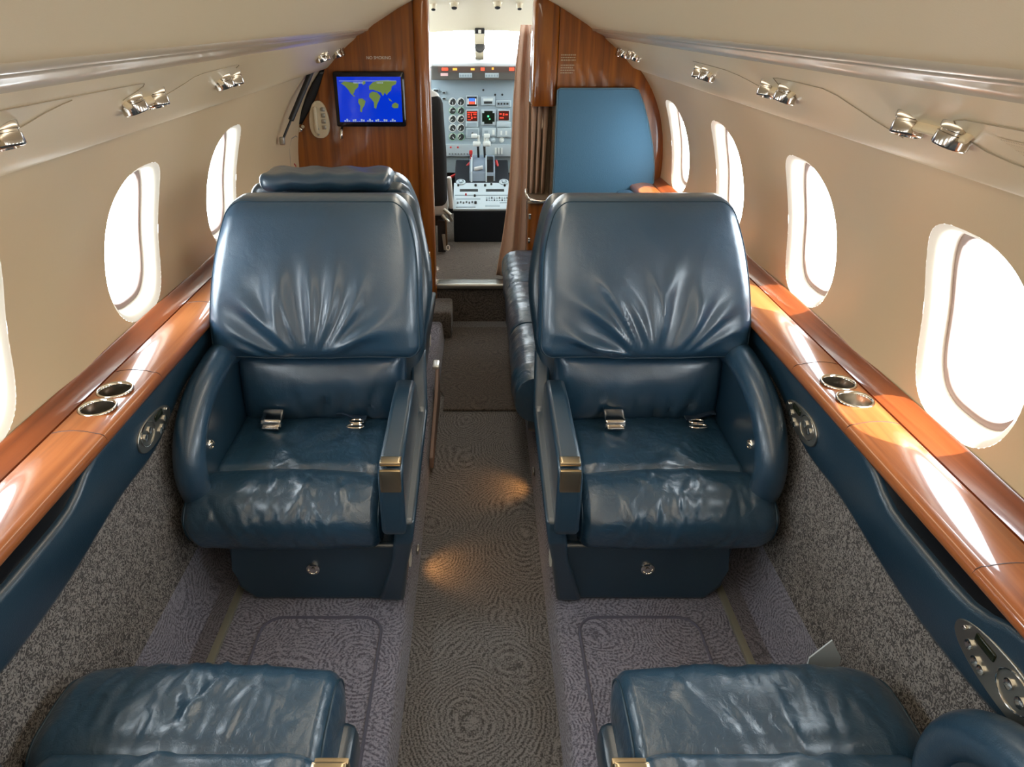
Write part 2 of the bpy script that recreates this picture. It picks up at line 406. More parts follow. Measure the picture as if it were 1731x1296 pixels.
# perforated speaker area on the right service trim
mesh_m = nmat('perforated_tan', (0.56, 0.46, 0.31), 0.5); t = NT(mesh_m); v = t.mapping((1, 1, 1))
vo = t.n('ShaderNodeTexVoronoi', Scale=230.0); vo.inputs['Randomness'].default_value = 0.0; t.l(v, vo.inputs['Vector'])
t.l(t.ramp(vo.outputs['Distance'], [(0.25, (0.42, 0.32, 0.20)), (0.45, (0.64, 0.50, 0.31))]), t.b.inputs['Base Color'])
mb = MB(); mb.grid(lambda u, v: psu_pt(1, 0.55+0.33*u-0.05*(1-v), 0.44+0.18*v, 0.0006), 8, 8)
tag(mb.build('speaker_grille', mesh_m), 'perforated tan speaker area set in right service trim near the camera', 'speaker')

# reading lights
def reading_light(sx, ys, label, tilt=0.0):
    root = thing('reading_light', label, 'reading light', psu_pt(sx, ys[0], 0.58), 'swivelling reading lights in the service trim')
    for k, y in enumerate(ys):
        c = Vector(psu_pt(sx, y, 0.58)); ax = Vector((-sx*0.25, -0.10 if k else 0.15, -1)).normalized()
        mb = MB(); mb.lathe(c-ax*0.016, ax, [(0.004, 0), (0.021, 0.0), (0.0235, 0.004), (0.023, 0.014), (0.021, 0.015), (0.021, 0.018), (0.023, 0.019), (0.023, 0.033), (0.022, 0.035), (0.017, 0.036), (0.015, 0.031), (0.001, 0.030)], 28)
        sp = mb.build('spot', LAMPM, root)
        mb = MB(); mb.lathe(c+ax*0.0145, ax, [(0.0140, 0), (0.0140, 0.001)], 20); mb.build('lens', DARK, sp)
    mb = MB(); mb.rbox((0, 0, 0), (0.012, abs(ys[-1]-ys[0])/2+0.034, 0.004), 0.004, (4, 8, 4))
    c = Vector(psu_pt(sx, (ys[0]+ys[-1])/2, 0.58))
    ang = -sx*0.85
    mb.v = [tuple(c+Vector((x*cos(ang)+z*sin(ang), y, -x*sin(ang)+z*cos(ang)))) for (x, y, z) in mb.v]
    mb.build('mounting_plate', PSU, root)
for a in ((1, (0.97, 1.08), 'nearest chrome reading light pair on right side, beside perforated speaker'),
          (1, (1.54, 1.64), 'second chrome reading light pair from the camera on right side'),
          (1, (2.10, 2.17), 'third chrome reading light pair from the camera on right side'),
          (1, (3.11, 3.18), 'small chrome reading light pair on right, last but one before the wood bulkhead'),
          (1, (3.37, 3.44), 'farthest chrome reading light pair on right, touching the wood bulkhead'),
          (-1, (0.86, 0.965), 'nearest chrome reading light pair on left side, cut by the picture edge'),
          (-1, (1.35, 1.45), 'second chrome reading light pair on left, beside curved panel outline'),
          (-1, (1.85, 1.93), 'third chrome reading light on left with black lens opening'),
          (-1, (3.02, 3.09), 'small chrome reading light pair on left near the monitor bulkhead'),
          (-1, (3.37, 3.44), 'farthest chrome reading light pair on left, touching the monitor bulkhead')):
    reading_light(*a)

# floor, platforms, lower side walls
mb = MB(); mb.add([(-0.183, YA, 0), (0.183, YA, 0), (0.183, 3.56, 0), (-0.183, 3.56, 0)], [(0,1,2,3)], False)
tag(mb.build('floor', CARPA), kind='structure')
for q, sx in ((1, 1), (2, -1)):
    y1 = YB+0.04
    pr = [(0.181, -0.002), (0.190, 0.085), (0.196, 0.097), (0.208, 0.102), (0.620, 0.102), (0.652, 0.096), (0.70, 0.078), (0.722, 0.10), (0.742, 0.20), (0.748, 0.24)]
    mb = MB(); strip(pr, sx, YA, y1, mb, 6); tag(mb.build('floor.%03d' % q, CARP), kind='structure')
    mb = MB(); strip([(0.742, 0.215), (0.752, 0.26), (0.756, 0.50), (0.758, 0.70), (0.875, 0.70)], sx, YA, y1, mb, 2)
    tag(mb.build('wall_lower_right' if sx > 0 else 'wall_lower_left', NUB), kind='structure')
# raised seam around each platform pad between facing seats
for sx, nm in ((1, 'right'), (-1, 'left')):
    pts = []
    x0, x1, ya, yb, r = 0.245, 0.545, 0.2, 1.325, 0.05
    for (cx, cy, a0) in ((x1-r, yb-r, 0), (x0+r, yb-r, 90), (x0+r, ya+r, 180), (x1-r, ya+r, 270)):
        for i in range(7): a = math.radians(a0+15*i); pts.append((sx*(cx+r*cos(a)), cy+r*sin(a), 0.1025))
    mb = MB(); mb.tube(pts, 0.0042, 6, closed=True)
    o = mb.build('trim_%d' % (11 if sx > 0 else 12), fabric('seam_binding_'+nm, (0.10, 0.10, 0.14)))
    tag(o, kind='structure')
    mb = MB(); mb.rbox((sx*0.634, 0.55, 0.105), (0.009, 1.0, 0.007), 0.002, (3, 4, 3))
    tag(mb.build('seat_track', STEEL), 'worn metal seat track strip on the floor along the %s wall' % nm, 'seat track')

# aft wall
mb = MB(); mb.grid(lambda u, v: (-0.95+1.9*u, YA, -0.05+1.75*v), 2, 2); tag(mb.build('wall_back', WALL), kind='structure')

# ------------------------------------------------------------------ forward bulkheads
def bulk(sx, x_in, name):
    right = [(x_in, 0.0), (0.74, 0.0), (0.752, 0.24), (0.76, 0.70), (0.86, 0.70)] + [(wx(z), z) for z in (0.74, 0.80, 0.88, 0.96, 1.04, 1.10, 1.16, 1.21)] + [(0.722, 1.252), (0.712, 1.266)] + \
            [(x, z) for (x, z) in UP[4:]] + [(x, z) for (x, z) in CE[:-1] if x > x_in] + [(x_in, interp([(0, 1.595), (0.13, 1.581), (0.22, 1.551), (0.30, 1.515)], x_in))]
    right = [(x + (0.006 if x > 0.3 else 0), z) for x, z in right]
    return right
BP = bulk(-1, 0.235, '')
mb = MB(); mb.prism(BP, lambda x, z: (-x, 3.5, z), lambda x, z: (-x, 3.56, z)); tag(mb.build('wall_front_left', WOODB), kind='structure')
# rounded post beside the doorway, left
mb = MB(); mb.rbox((-0.262, 3.52, 0.80), (0.036, 0.05, 0.82), 0.034, (12, 12, 6)); tag(mb.build('trim_13', WOODB), kind='structure')
BR = [(x, z) for x, z in BP]
BR[0] = (0.35, 0.0); BR[-1] = (0.35, 1.49); BR = [p for p in BR if p[0] >= 0.35 or p in (BR[0], BR[-1])]
mb = MB(); mb.prism(BR, lambda x, z: (x, 3.5, z), lambda x, z: (x, 3.56, z)); tag(mb.build('wall_front_right', WOODB), kind='structure')
# closet column right of the doorway with an open niche
cl = thing('closet_column', 'wooden closet column with an open niche right of the cockpit doorway', 'closet', (0.293, 3.55, 0))
mb = MB(); mb.rbox((0.293, 3.56, 1.30), (0.058, 0.075, 0.25), 0.028, (8, 8, 10), lambda x, y, z: (x, y, max(-0.213, min(0.24, z)))); mb.build('upper_panel', WOODB, cl)
mb = MB(); mb.rbox((0.293, 3.56, 0.32), (0.058, 0.075, 0.35), 0.02, (8, 8, 10), lambda x, y, z: (x, y, max(-0.32, min(0.325, z)))); mb.build('door', WOODB, cl)
mb = MB(); mb.box(0.235, 0.351, 3.66, 3.67, 0.65, 1.09); mb.box(0.345, 0.352, 3.50, 3.67, 0.65, 1.09); mb.build('niche_lining', nmat('taupe_lining', (0.20, 0.15, 0.10), 0.6), cl)
mb = MB()
for x in (0.262, 0.29, 0.318):
    mb.grid(lambda u, v: (x+0.012*sin(u*pi*2)*(0.4+v)-0.006+0.02*(u-0.5), 3.58+0.05*u, 0.67+0.41*v), 10, 8)
mb.build('hanging_cloth', CURT, cl, solid=0.003)
mb = MB(); mb.rbox((0.290, 3.545, 0.655), (0.062, 0.085, 0.008), 0.006, (6, 6, 4)); sh = mb.build('shelf', nmat('taupe_shelf', (0.28, 0.22, 0.16), 0.35), cl)
mb = MB(); mb.tube([(0.225, 3.53, 0.70), (0.226, 3.50, 0.685), (0.235, 3.472, 0.668), (0.26, 3.458, 0.662), (0.30, 3.453, 0.662), (0.35, 3.453, 0.664)], 0.009, 10); mb.build('rail', CHROME, sh)
for z in (0.46, 0.58): mb = MB(); mb.rbox((0.243, 3.487, z), (0.006, 0.006, 0.014), 0.003, (4,4,4)); mb.build('hinge', CHROME, cl)

# curtain
cu = MB()
def curtain(u, v):                      # u across, v from floor to rail
    top = v**1.15
    xl = 0.085 + (0.205-0.085)*top + 0.02*sin(v*5); xr = 0.232
    x = xl + (xr-xl)*u
    return (x, 3.625 + 0.030*sin(u*pi*3.3+v*1.0)*(0.35+0.65*(1-v)) - 0.01*(1-v)*u, 0.232 + 1.19*v - (0.012*sin(u*9) if v == 0 else 0))
cu.grid(curtain, 44, 30)
tag(cu.build('curtain', CURT, solid=0.004), 'beige cloth curtain gathered at the right side of the cockpit doorway', 'curtain')

# door sill and riser
mb = MB(); mb.rbox((0, 3.56, 0.205), (0.24, 0.045, 0.014), 0.008, (6, 6, 4)); tag(mb.build('trim_14', BRUSH), kind='structure')
mb = MB(); mb.box(-0.25, 0.25, 3.545, 3.60, 0.0, 0.195); tag(mb.build('wall_step', CARPD), kind='structure')
mb = MB(); mb.grid(lambda u, v: (-0.75+1.5*u, 3.57+1.9*v, 0.20), 2, 2); tag(mb.build('floor_cockpit', CARPD), kind='structure')

# monitor
mo = thing('monitor', 'flat cabin monitor showing a blue world map on the left wood bulkhead', 'monitor', (-0.503, 3.49, 1.118))
x0, x1, z0, z1 = -0.665, -0.343, 1.000, 1.236
mb = MB(); mb.rbox(((x0+x1)/2, 3.485, (z0+z1)/2), ((x1-x0)/2, 0.016, (z1-z0)/2), 0.008, (8, 6, 8)); mb.build('bezel', nmat('gloss_black', (0.008, 0.008, 0.012), 0.12), mo)
sx0, sx1, sz0, sz1 = x0+0.018, x1-0.016, z0+0.022, z1-0.022
BLUE = nmat('screen_ocean_blue', (0.0, 0.01, 0.12), 0.08, spec=0.25, emit=(0.001, 0.022, 0.42), es=1.0)
mb = MB(); mb.box(sx0, sx1, 3.467, 3.470, sz0, sz1); sc = mb.build('screen', BLUE, mo)
GREEN = nmat('screen_land', (0.05, 0.1, 0.02), 0.3, emit=(0.085, 0.125, 0.022), es=1.0)
PALE = nmat('screen_pale', (0.1, 0.1, 0.1), 0.3, emit=(0.20, 0.27, 0.34), es=1.0)
LAND = [[(.06,.86),(.12,.90),(.24,.88),(.34,.86),(.33,.78),(.28,.72),(.26,.66),(.24,.62),(.27,.58),(.25,.57),(.20,.64),(.17,.72),(.12,.80)],
        [(.32,.52),(.38,.53),(.43,.47),(.41,.38),(.37,.30),(.36,.22),(.33,.24),(.34,.36),(.31,.44)],
        [(.50,.64),(.55,.68),(.62,.66),(.67,.58),(.65,.50),(.61,.40),(.59,.30),(.56,.32),(.56,.44),(.52,.52),(.49,.56)],
        [(.50,.72),(.50,.80),(.56,.88),(.66,.92),(.80,.93),(.94,.90),(.92,.84),(.86,.80),(.84,.70),(.80,.66),(.77,.60),(.74,.66),(.71,.58),(.68,.66),(.62,.69),(.56,.72)],
        [(.85,.40),(.90,.44),(.95,.40),(.94,.32),(.88,.31),(.84,.34)],
        [(.38,.88),(.44,.92),(.45,.86),(.41,.82)], [(.79,.54),(.83,.50),(.85,.46),(.81,.48)]]
mb = MB()
for poly in LAND:
    q = [(sx0+(sx1-sx0)*a, 3.4662, sz0+(sz1-sz0)*b) for a, b in poly]; mb.add(q, [tuple(range(len(q)))], False)
mb.build('map_land', GREEN, sc, keep=True)
mb = MB(); mb.box(sx0+0.01, sx1-0.02, 3.4658, 3.4662, sz1-0.018, sz1-0.016); mb.build('caption_line', PALE, sc)
mb = MB()
for i in range(26):
    a = i/26; h = 0.008+0.006*sin(i*1.7); mb.box(sx0+0.02+(sx1-sx0-0.04)*a, sx0+0.02+(sx1-sx0-0.04)*(a+0.03), 3.4658, 3.4662, sz0+0.002, sz0+h)
mb.build('skyline_strip', PALE, sc, keep=True); mb = MB()
for i in range(9):
    mb.box(sx0+0.075+i*0.005, sx0+0.078+i*0.005, 3.4658, 3.4662, sz1-0.028, sz1-0.022)
mb.build('map_caption', PALE, sc, keep=True); mb = MB()
for i in range(5): mb.box(sx0+0.18+i*0.006, sx0+0.183+i*0.006, 3.4658, 3.4662, sz1-0.028, sz1-0.022)
mb.build('map_caption', PALE, sc, keep=True)
def text(name, body, size, loc, mat, parent=None, rot=(pi/2, 0, 0), sxw=1.0):
    c = bpy.data.curves.new(name, 'FONT'); c.body = body; c.size = size; c.align_x = 'CENTER'; c.align_y = 'CENTER'; c.extrude = 0.0006
    tmp = bpy.data.objects.new(name, c); COL.objects.link(tmp)
    bpy.context.view_layer.update()
    me = bpy.data.meshes.new_from_object(tmp); COL.objects.unlink(tmp); bpy.data.objects.remove(tmp)
    me.name = name; me.materials.clear(); me.materials.append(mat)
    o = bpy.data.objects.new(name, me); COL.objects.link(o); o.rotation_euler = rot; o.scale = (sxw, 1, 1)
    L = Vector(loc); q = parent
    while q is not None: L -= q.location; q = q.parent
    o.location = L
    if parent is not None: o.parent = parent
    return o
LETTER = nmat('white_lettering', (0.75, 0.68, 0.58), 0.5)
tag(text('lettering_sign', 'NO SMOKING', 0.0175, (-0.456, 3.4985, 1.290), LETTER), 'white NO SMOKING lettering on the wood above the monitor', 'sign')
pl = thing('placard', 'small block of white lettering on wood above the blue panel', 'sign', (0.40, 3.498, 1.27))
mb = MB()
for i in range(8):
    zz = 1.302-i*0.0105
    if i == 3: continue
    x = 0.362; xe = 0.428 if i < 3 else 0.425-0.008*(i % 2)
    while x < xe:
        wd = random.uniform(0.004, 0.010); mb.box(x, min(x+wd, xe), 3.4975, 3.4995, zz-0.0022, zz+0.0022); x += wd+0.0025
mb.build('printed_lines', nmat('faded_lettering', (0.42, 0.30, 0.18), 0.5), pl, keep=True)
# intercom oval
ic = thing('intercom_panel', 'cream oval switch panel on the wood left of the monitor', 'switch panel', (-0.748, 3.49, 1.03))
mb = MB()
poly = []
for i in range(40):
    a = 2*pi*i/40; poly.append((-0.748+0.046*math.copysign(abs(cos(a))**0.8, cos(a))*(1-0.18*sin(a)), 1.03+0.082*sin(a)))
mb.prism(poly, lambda x, z: (x, 3.482, z), lambda x, z: (x, 3.50, z)); ip = mb.build('face_plate', CREAMP, ic, bevel=0.004)
for i in range(4):
    mb = MB(); mb.rbox((-0.726, 3.480, 1.075-0.026*i), (0.009, 0.004, 0.009), 0.003, (4,4,4)); mb.build('button', BRUSH, ip)
mb = MB(); mb.rbox((-0.762, 3.478, 1.03), (0.008, 0.008, 0.058), 0.006, (4,4,6)); mb.build('handset', CREAMP, ip)
for z in (0.975, 1.0): mb = MB(); mb.rbox((-0.755, 3.479, z-0.01), (0.006, 0.004, 0.004), 0.003, (4,4,4)); mb.build('button', BRUSH, ip)
# black ribbon standing in for the shadow gap along the bulkhead's upper left edge
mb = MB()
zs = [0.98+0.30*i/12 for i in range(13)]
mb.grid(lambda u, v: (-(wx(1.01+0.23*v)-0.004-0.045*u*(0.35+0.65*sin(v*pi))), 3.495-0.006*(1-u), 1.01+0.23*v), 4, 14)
tag(mb.build('trim_15', BLACKV, solid=0.008), kind='structure')  # stand-in for the shadow gap, not a real trim part
# latch button on bulkhead edge
lt = MB(); lt.lathe((-0.842, 3.50, 0.985), (0, -1, 0), [(0.012, 0), (0.012, 0.012), (0.008, 0.016)], 16); lt.lathe((-0.825, 3.50, 1.0), (0, -1, 0), [(0.008, 0), (0.008, 0.02)], 12)
tag(lt.build('door_stop', CHROME), 'small chrome stop at the left edge of the monitor bulkhead', 'stop')
hk = MB(); hk.tube([(-0.645, 3.50, 0.995), (-0.645, 3.475, 0.985), (-0.648, 3.465, 0.965), (-0.648, 3.47, 0.95)], 0.007, 8)
tag(hk.build('coat_hook', CHROME), 'small chrome coat hook under the left corner of the monitor', 'hook')
# gas strut on the left wall
g = thing('gas_strut', 'black gas strut on the left wall beside the entry door frame', 'strut', (-0.76, 3.15, 1.1))
A, B = Vector((-0.700, 3.235, 1.262)), Vector((-0.838, 3.07, 0.965))
d = (B-A).normalized()
mb = MB(); mb.tube([A+d*0.01, A+d*0.235], 0.0115, 12); mb.build('cylinder', DARK, g)
mb = MB(); mb.tube([A+d*0.235, A+d*0.315], 0.005, 10); mb.build('rod', DARK, g)
for P in (A, A+d*0.33): mb = MB(); mb.rbox(P, (0.011, 0.011, 0.016), 0.006, (5,5,5)); mb.build('end_fitting', BRUSH, g)
# door frame outline on the left wall, and the arrow placard
mb = MB()
df = [(3.34, 0.76), (3.34, 0.85), (3.33, 0.93), (3.36, 0.965), (3.44, 0.965), (3.48, 0.955)]
mb.tube([(-(wx(z)-0.004), y, z) for y, z in df], 0.006, 8); tag(mb.build('door_1', nmat('grey_seal', (0.25, 0.24, 0.23), 0.6)), kind='structure')
pc = thing('arrow_placard', 'small white placard with a red arrow at the left bulkhead edge', 'placard', (-0.86, 3.40, 0.85))
mb = MB(); mb.grid(lambda u, v: (-(wx(0.78+0.13*v)-0.003), 3.38+0.09*u, 0.78+0.13*v), 2, 6); mb.build('plate', WHITEP, pc, solid=0.002)
mb = MB(); mb.tube([(-0.868, 3.40, 0.80), (-0.868, 3.43, 0.815), (-0.868, 3.43, 0.835), (-0.868, 3.405, 0.845)], 0.004, 6); mb.build('arrow', RED, pc)

# blue fabric panel on right bulkhead
bp = thing('upholstered_panel', 'tall slate blue fabric panel on the right wood bulkhead', 'panel', (0.60, 3.49, 0.8))
top = [(0.350, 1.158), (0.36, 1.166), (0.69, 1.166), (0.715, 1.158)]
right_edge = [(0.745, 1.10), (0.775, 1.02), (0.805, 0.92), (0.825, 0.82), (0.832, 0.70), (0.74, 0.60), (0.74, 0.30), (0.350, 0.30)]
mb = MB(); mb.prism(top+right_edge, lambda x, z: (x, 3.462, z), lambda x, z: (x, 3.50, z)); mb.build('fabric_panel', BLUEF, bp, bevel=0.008)
mb = MB(); mb.tube([(x, 3.466, z) for x, z in [(0.353, 0.30)] + top + right_edge[:5]], 0.004, 6); mb.build('piping', nmat('blue_piping', (0.09, 0.16, 0.21), 0.5), bp)

# carpeted box and mat, riser strip
mb = MB(); mb.rbox((-0.205, 3.40, 0.075), (0.062, 0.11, 0.075), 0.018, (8, 8, 6)); tag(mb.build('carpeted_box', CARPD), 'small carpet covered box at the foot of left bulkhead beside doorway', 'box')
mp = [(-0.155, 2.56), (-0.155, 2.68), (-0.178, 2.74), (-0.178, 3.44), (0.178, 3.44), (0.178, 2.56)]
mb = MB(); mb.prism(mp, lambda x, y: (x, y, 0.001), lambda x, y: (x, y, 0.012)); tag(mb.build('floor_mat', CARPD, bevel=0.004), 'brown grey carpet mat lying in the aisle before the cockpit step', 'mat')
kp = thing('kick_strip', 'rose beige strip with a white metal cap at the foot of the left forward chair', 'kick strip', (-0.19, 2.35, 0))
mb = MB(); mb.prism([(2.10, 0.03), (2.60, 0.03), (2.60, 0.205), (2.54, 0.205), (2.45, 0.14), (2.10, 0.075)], lambda y, z: (-0.166, y, z), lambda y, z: (-0.180, y, z)); mb.build('strip', nmat('rose_beige_strip', (0.24, 0.16, 0.13), 0.6), kp, bevel=0.004)
mb = MB(); mb.rbox((-0.178, 2.575, 0.210), (0.014, 0.034, 0.007), 0.004, (5,5,4)); mb.build('cap', nmat('white_metal', (0.75, 0.72, 0.66), 0.25, 0.6), kp)
# low aisle lights
for (x, y, lb) in ((0.182, 2.02, 'tiny amber aisle light low on the right platform side, near the sofa'), (-0.182, 1.62, 'tiny amber aisle light low on the left platform side')):
    r = thing('aisle_light', lb, 'aisle light', (x, y, 0.07))
    mb = MB(); mb.rbox((x, y, 0.072), (0.004, 0.016, 0.008), 0.003, (4,4,4)); mb.build('housing', BRUSH, r)
    l = bpy.data.lights.new('aisle_bulb', 'SPOT'); l.energy = 0.55; l.color = (1, 0.42, 0.10); l.spot_size = math.radians(110); l.spot_blend = 0.8; l.shadow_soft_size = 0.012
    o = bpy.data.objects.new('aisle_bulb', l); COL.objects.link(o); s_ = -1 if x > 0 else 1
    o.location = (x+s_*0.012, y, 0.074); o.rotation_euler = Vector((s_*0.75, 0, -0.65)).to_track_quat('-Z', 'Y').to_euler()

# ------------------------------------------------------------------ ledges with cup holders and side panels
def ledge(sx, nm, cups, lids):
    root = thing('side_ledge', 'glossy wooden side ledge running along the %s wall under the windows' % nm, 'ledge', (sx*0.78, 0.6, 0.72))
    y0, y1 = YA, YB
    # top deck with round holes for the cup holders
    xi, xo, zt = 0.735, 0.822, 0.742
    mb = MB()
    def zc(x): return zt + 0.0065*(1-((abs(x)-0.779)/0.0435)**2)
    def deck(ya, yb): mb.grid(lambda u, v: (sx*(xi+(xo-xi)*u), ya+(yb-ya)*v, zc(xi+(xo-xi)*u)), 10, 1)
    cuts = sorted(cups, key=lambda c: c); hw = 0.0385; ylast = y0; r = 0.034; xc = (xi+xo)/2-0.002
    for yc in cuts:
        deck(ylast, yc-hw)
        N = 40; rect = []
        for k in range(N):
            a = 2*pi*k/N; c_, s_ = cos(a), sin(a); m_ = max(abs(c_)/((xo-xi)/2), abs(s_)/hw)
            px_, py_ = (xi+xo)/2 + c_/m_, yc + s_/m_
            rect.append((sx*px_, py_, zc(px_)))
        # exact corners: add small triangles
        hole = [(xc+r*cos(2*pi*k/N), yc+r*sin(2*pi*k/N)) for k in range(N)]; vs = []
        for q in range(5):
            for k in range(N):
                X_ = (abs(rect[k][0])*(4-q)+hole[k][0]*q)/4; Y_ = (rect[k][1]*(4-q)+hole[k][1]*q)/4; vs.append((sx*X_, Y_, zc(X_)))
        mb.add(vs, [(q*N+k, q*N+(k+1) % N, (q+1)*N+(k+1) % N, (q+1)*N+k) for q in range(4) for k in range(N)])
        for (cx_, cy_) in ((xo, yc+hw), (xi, yc+hw), (xi, yc-hw), (xo, yc-hw)):
            dd = sorted(range(N), key=lambda k: (rect[k][0]-sx*cx_)**2+(rect[k][1]-cy_)**2)[:2]
            mb.add([(sx*cx_, cy_, zt), rect[dd[0]], rect[dd[1]]], [(0,1,2)], False)
        ylast = yc+hw
    deck(ylast, y1)
    # rolled inner lip
    lip = [(xi, zt), (0.727, 0.7405), (0.721, 0.736), (0.718, 0.729), (0.719, 0.720), (0.724, 0.716), (0.76, 0.716)]
    strip(lip, sx, y0, y1, mb)
    mb.build('deck', WOODL, root)
    mb = MB(); strip([(xo, zt), (xo+0.001, zt-0.003), (xo+0.003, zt-0.003), (xo+0.004, zt+0.001), (xo+0.012, zt+0.004), (0.858, zt+0.016), (0.864, zt+0.022), (0.870, zt+0.024)], sx, y0, y1, mb)
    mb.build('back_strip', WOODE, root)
    for yy in lids:
        mb = MB(); mb.tube([(sx*0.7185, yy, 0.7285), (sx*0.722, yy, 0.7375), (sx*0.728, yy, 0.7415)] + [(sx*(0.735+0.0085*i), yy, zc(0.735+0.0085*i)+0.0001) for i in range(11)], 0.0009, 5)
        mb.build('lid_gap', nmat('dark_gap', (0.05, 0.012, 0.004), 0.5), root)
    for yc in cups:
        c = (sx*xc, yc, zt+0.0065); tl = (sx*0.0, 0, -1)
        mb = MB(); mb.lathe(c, tl, [(r+0.0035, 0.0012), (r+0.003, -0.0012), (r+0.0008, -0.0022), (r-0.0022, -0.0005), (r-0.003, 0.004)], 48, cap=False); ch = mb.build('cup_holder', CHROME, root)
        mb = MB(); mb.lathe(c, tl, [(r-0.003, 0.003), (r-0.0045, 0.055)], 48, cap=False); mb.build('cup_wall', CUPW, ch)
        mb = MB(); mb.lathe(c, tl, [(r-0.0045, 0.055), (0.0008, 0.0555)], 48, cap=False); mb.build('cup_floor', CUPB, ch)
    # side panel below the ledge
    return root
def zbot(y):
    # lower edge dips between facing seats
    c = [0.92, 2.6, -0.8]; return 0.640 - 0.100*max(gz(y, k_, 0.42) for k_ in c) - 0.040*gz(y, 1.38, 0.15) - 0.012*gz(y, 0.68, 0.15)
def ztop(y):
    d = 0.0
    for k_ in (0.915, -0.8): d = max(d, 1/(1+math.exp(-(0.17-abs(y-k_))/0.022)))
    return 0.712 - 0.048*d
def side_panel(sx, nm, ctrls):
    root = thing('leather_side_panel', 'navy leather side panel with wavy edge below the %s wooden ledge' % nm, 'side panel', (sx*0.735, 0.9, 0.6))
    mb = MB(); n = 150; ya, yb = YA, YB-0.002
    def f(u, v):
        y = ya+(yb-ya)*u; b, t_ = zbot(y), ztop(y); s_ = (0.712-t_)/0.048
        prof = [(0.753, b), (0.744, b+0.003), (0.740, b+0.012), (0.738, (b+t_)/2), (0.735-0.002*s_, t_-0.014), (0.738, t_-0.004), (0.746, t_), (0.757, t_)]
        i = int(round(v*7)); x, z = prof[i]; return (sx*x, y, z)
    mb.grid(f, n, 7); mb.build('panel', HARD, root)
    for k_ in (0.915, -0.8):
        mb = MB(); mb.box(sx*0.7475, sx*0.7565, k_-0.28, k_+0.28, 0.652, 0.714); mb.build('storage_slot', BLACKV, root)
    for (yc, zc, L, H) in ctrls:
        poly = []
        for i in range(48):
            a = 2*pi*i/48; e = 0.85
            yy = L*math.copysign(abs(cos(a))**e, cos(a)); zz = H*math.copysign(abs(sin(a))**e, sin(a))*(1-0.18*yy/L)
            poly.append((yc+yy, zc+zz))
        mb = MB(); mb.prism(poly, lambda y, z: (sx*0.7335, y, z), lambda y, z: (sx*0.742, y, z)); cp = mb.build('control_panel', BRUSH, root, bevel=0.002)
        def disc(y, z, r_, mat, name, d=0.004):
            q = MB(); q.lathe((sx*0.734, yc+y, zc+z), (-sx, 0, 0), [(r_, 0), (r_, d), (r_*0.7, d+0.001), (0.0005, d+0.0008)], 18); q.build(name, mat, cp)
        for (y, z, r_) in ((-L*0.62, 0.004, 0.0085), (-L*0.34, 0.010, 0.0085), (L*0.34, -0.016, 0.008), (L*0.56, -0.004, 0.008), (L*0.18, -0.018, 0.0075), (L*0.75, 0.012, 0.004)): disc(y, z, r_, CHROME, 'button')
        q = MB(); q.rbox((sx*0.7335, yc+L*0.28, zc+0.018), (0.003, L*0.24, 0.0075), 0.003, (4, 6, 4)); q.build('display', nmat('green_black_display', (0.01, 0.014, 0.006), 0.2), cp)
        q = MB()
        pts = [(sx*0.7325, yc-L*0.45+0.034*cos(a_)*1.0, zc+0.006+0.026*sin(a_)) for a_ in [2*pi*i/24 for i in range(24)]]
        q.tube(pts, 0.0012, 5, closed=True); q.build('bezel_ring', CHROME, cp)
    return root
ledge(1, 'right', [1.370, 1.293, 0.70, 0.623], [1.47, 1.20, 0.795, 0.52, 2.1])
ledge(-1, 'left', [1.335, 1.258, 0.66, 0.583], [1.43, 1.165, 0.74, 0.49, 1.86])
side_panel(1, 'right', [(1.41, 0.626, 0.085, 0.034), (0.715, 0.620, 0.092, 0.038)])
side_panel(-1, 'left', [(1.38, 0.628, 0.085, 0.034), (0.68, 0.622, 0.090, 0.036)])

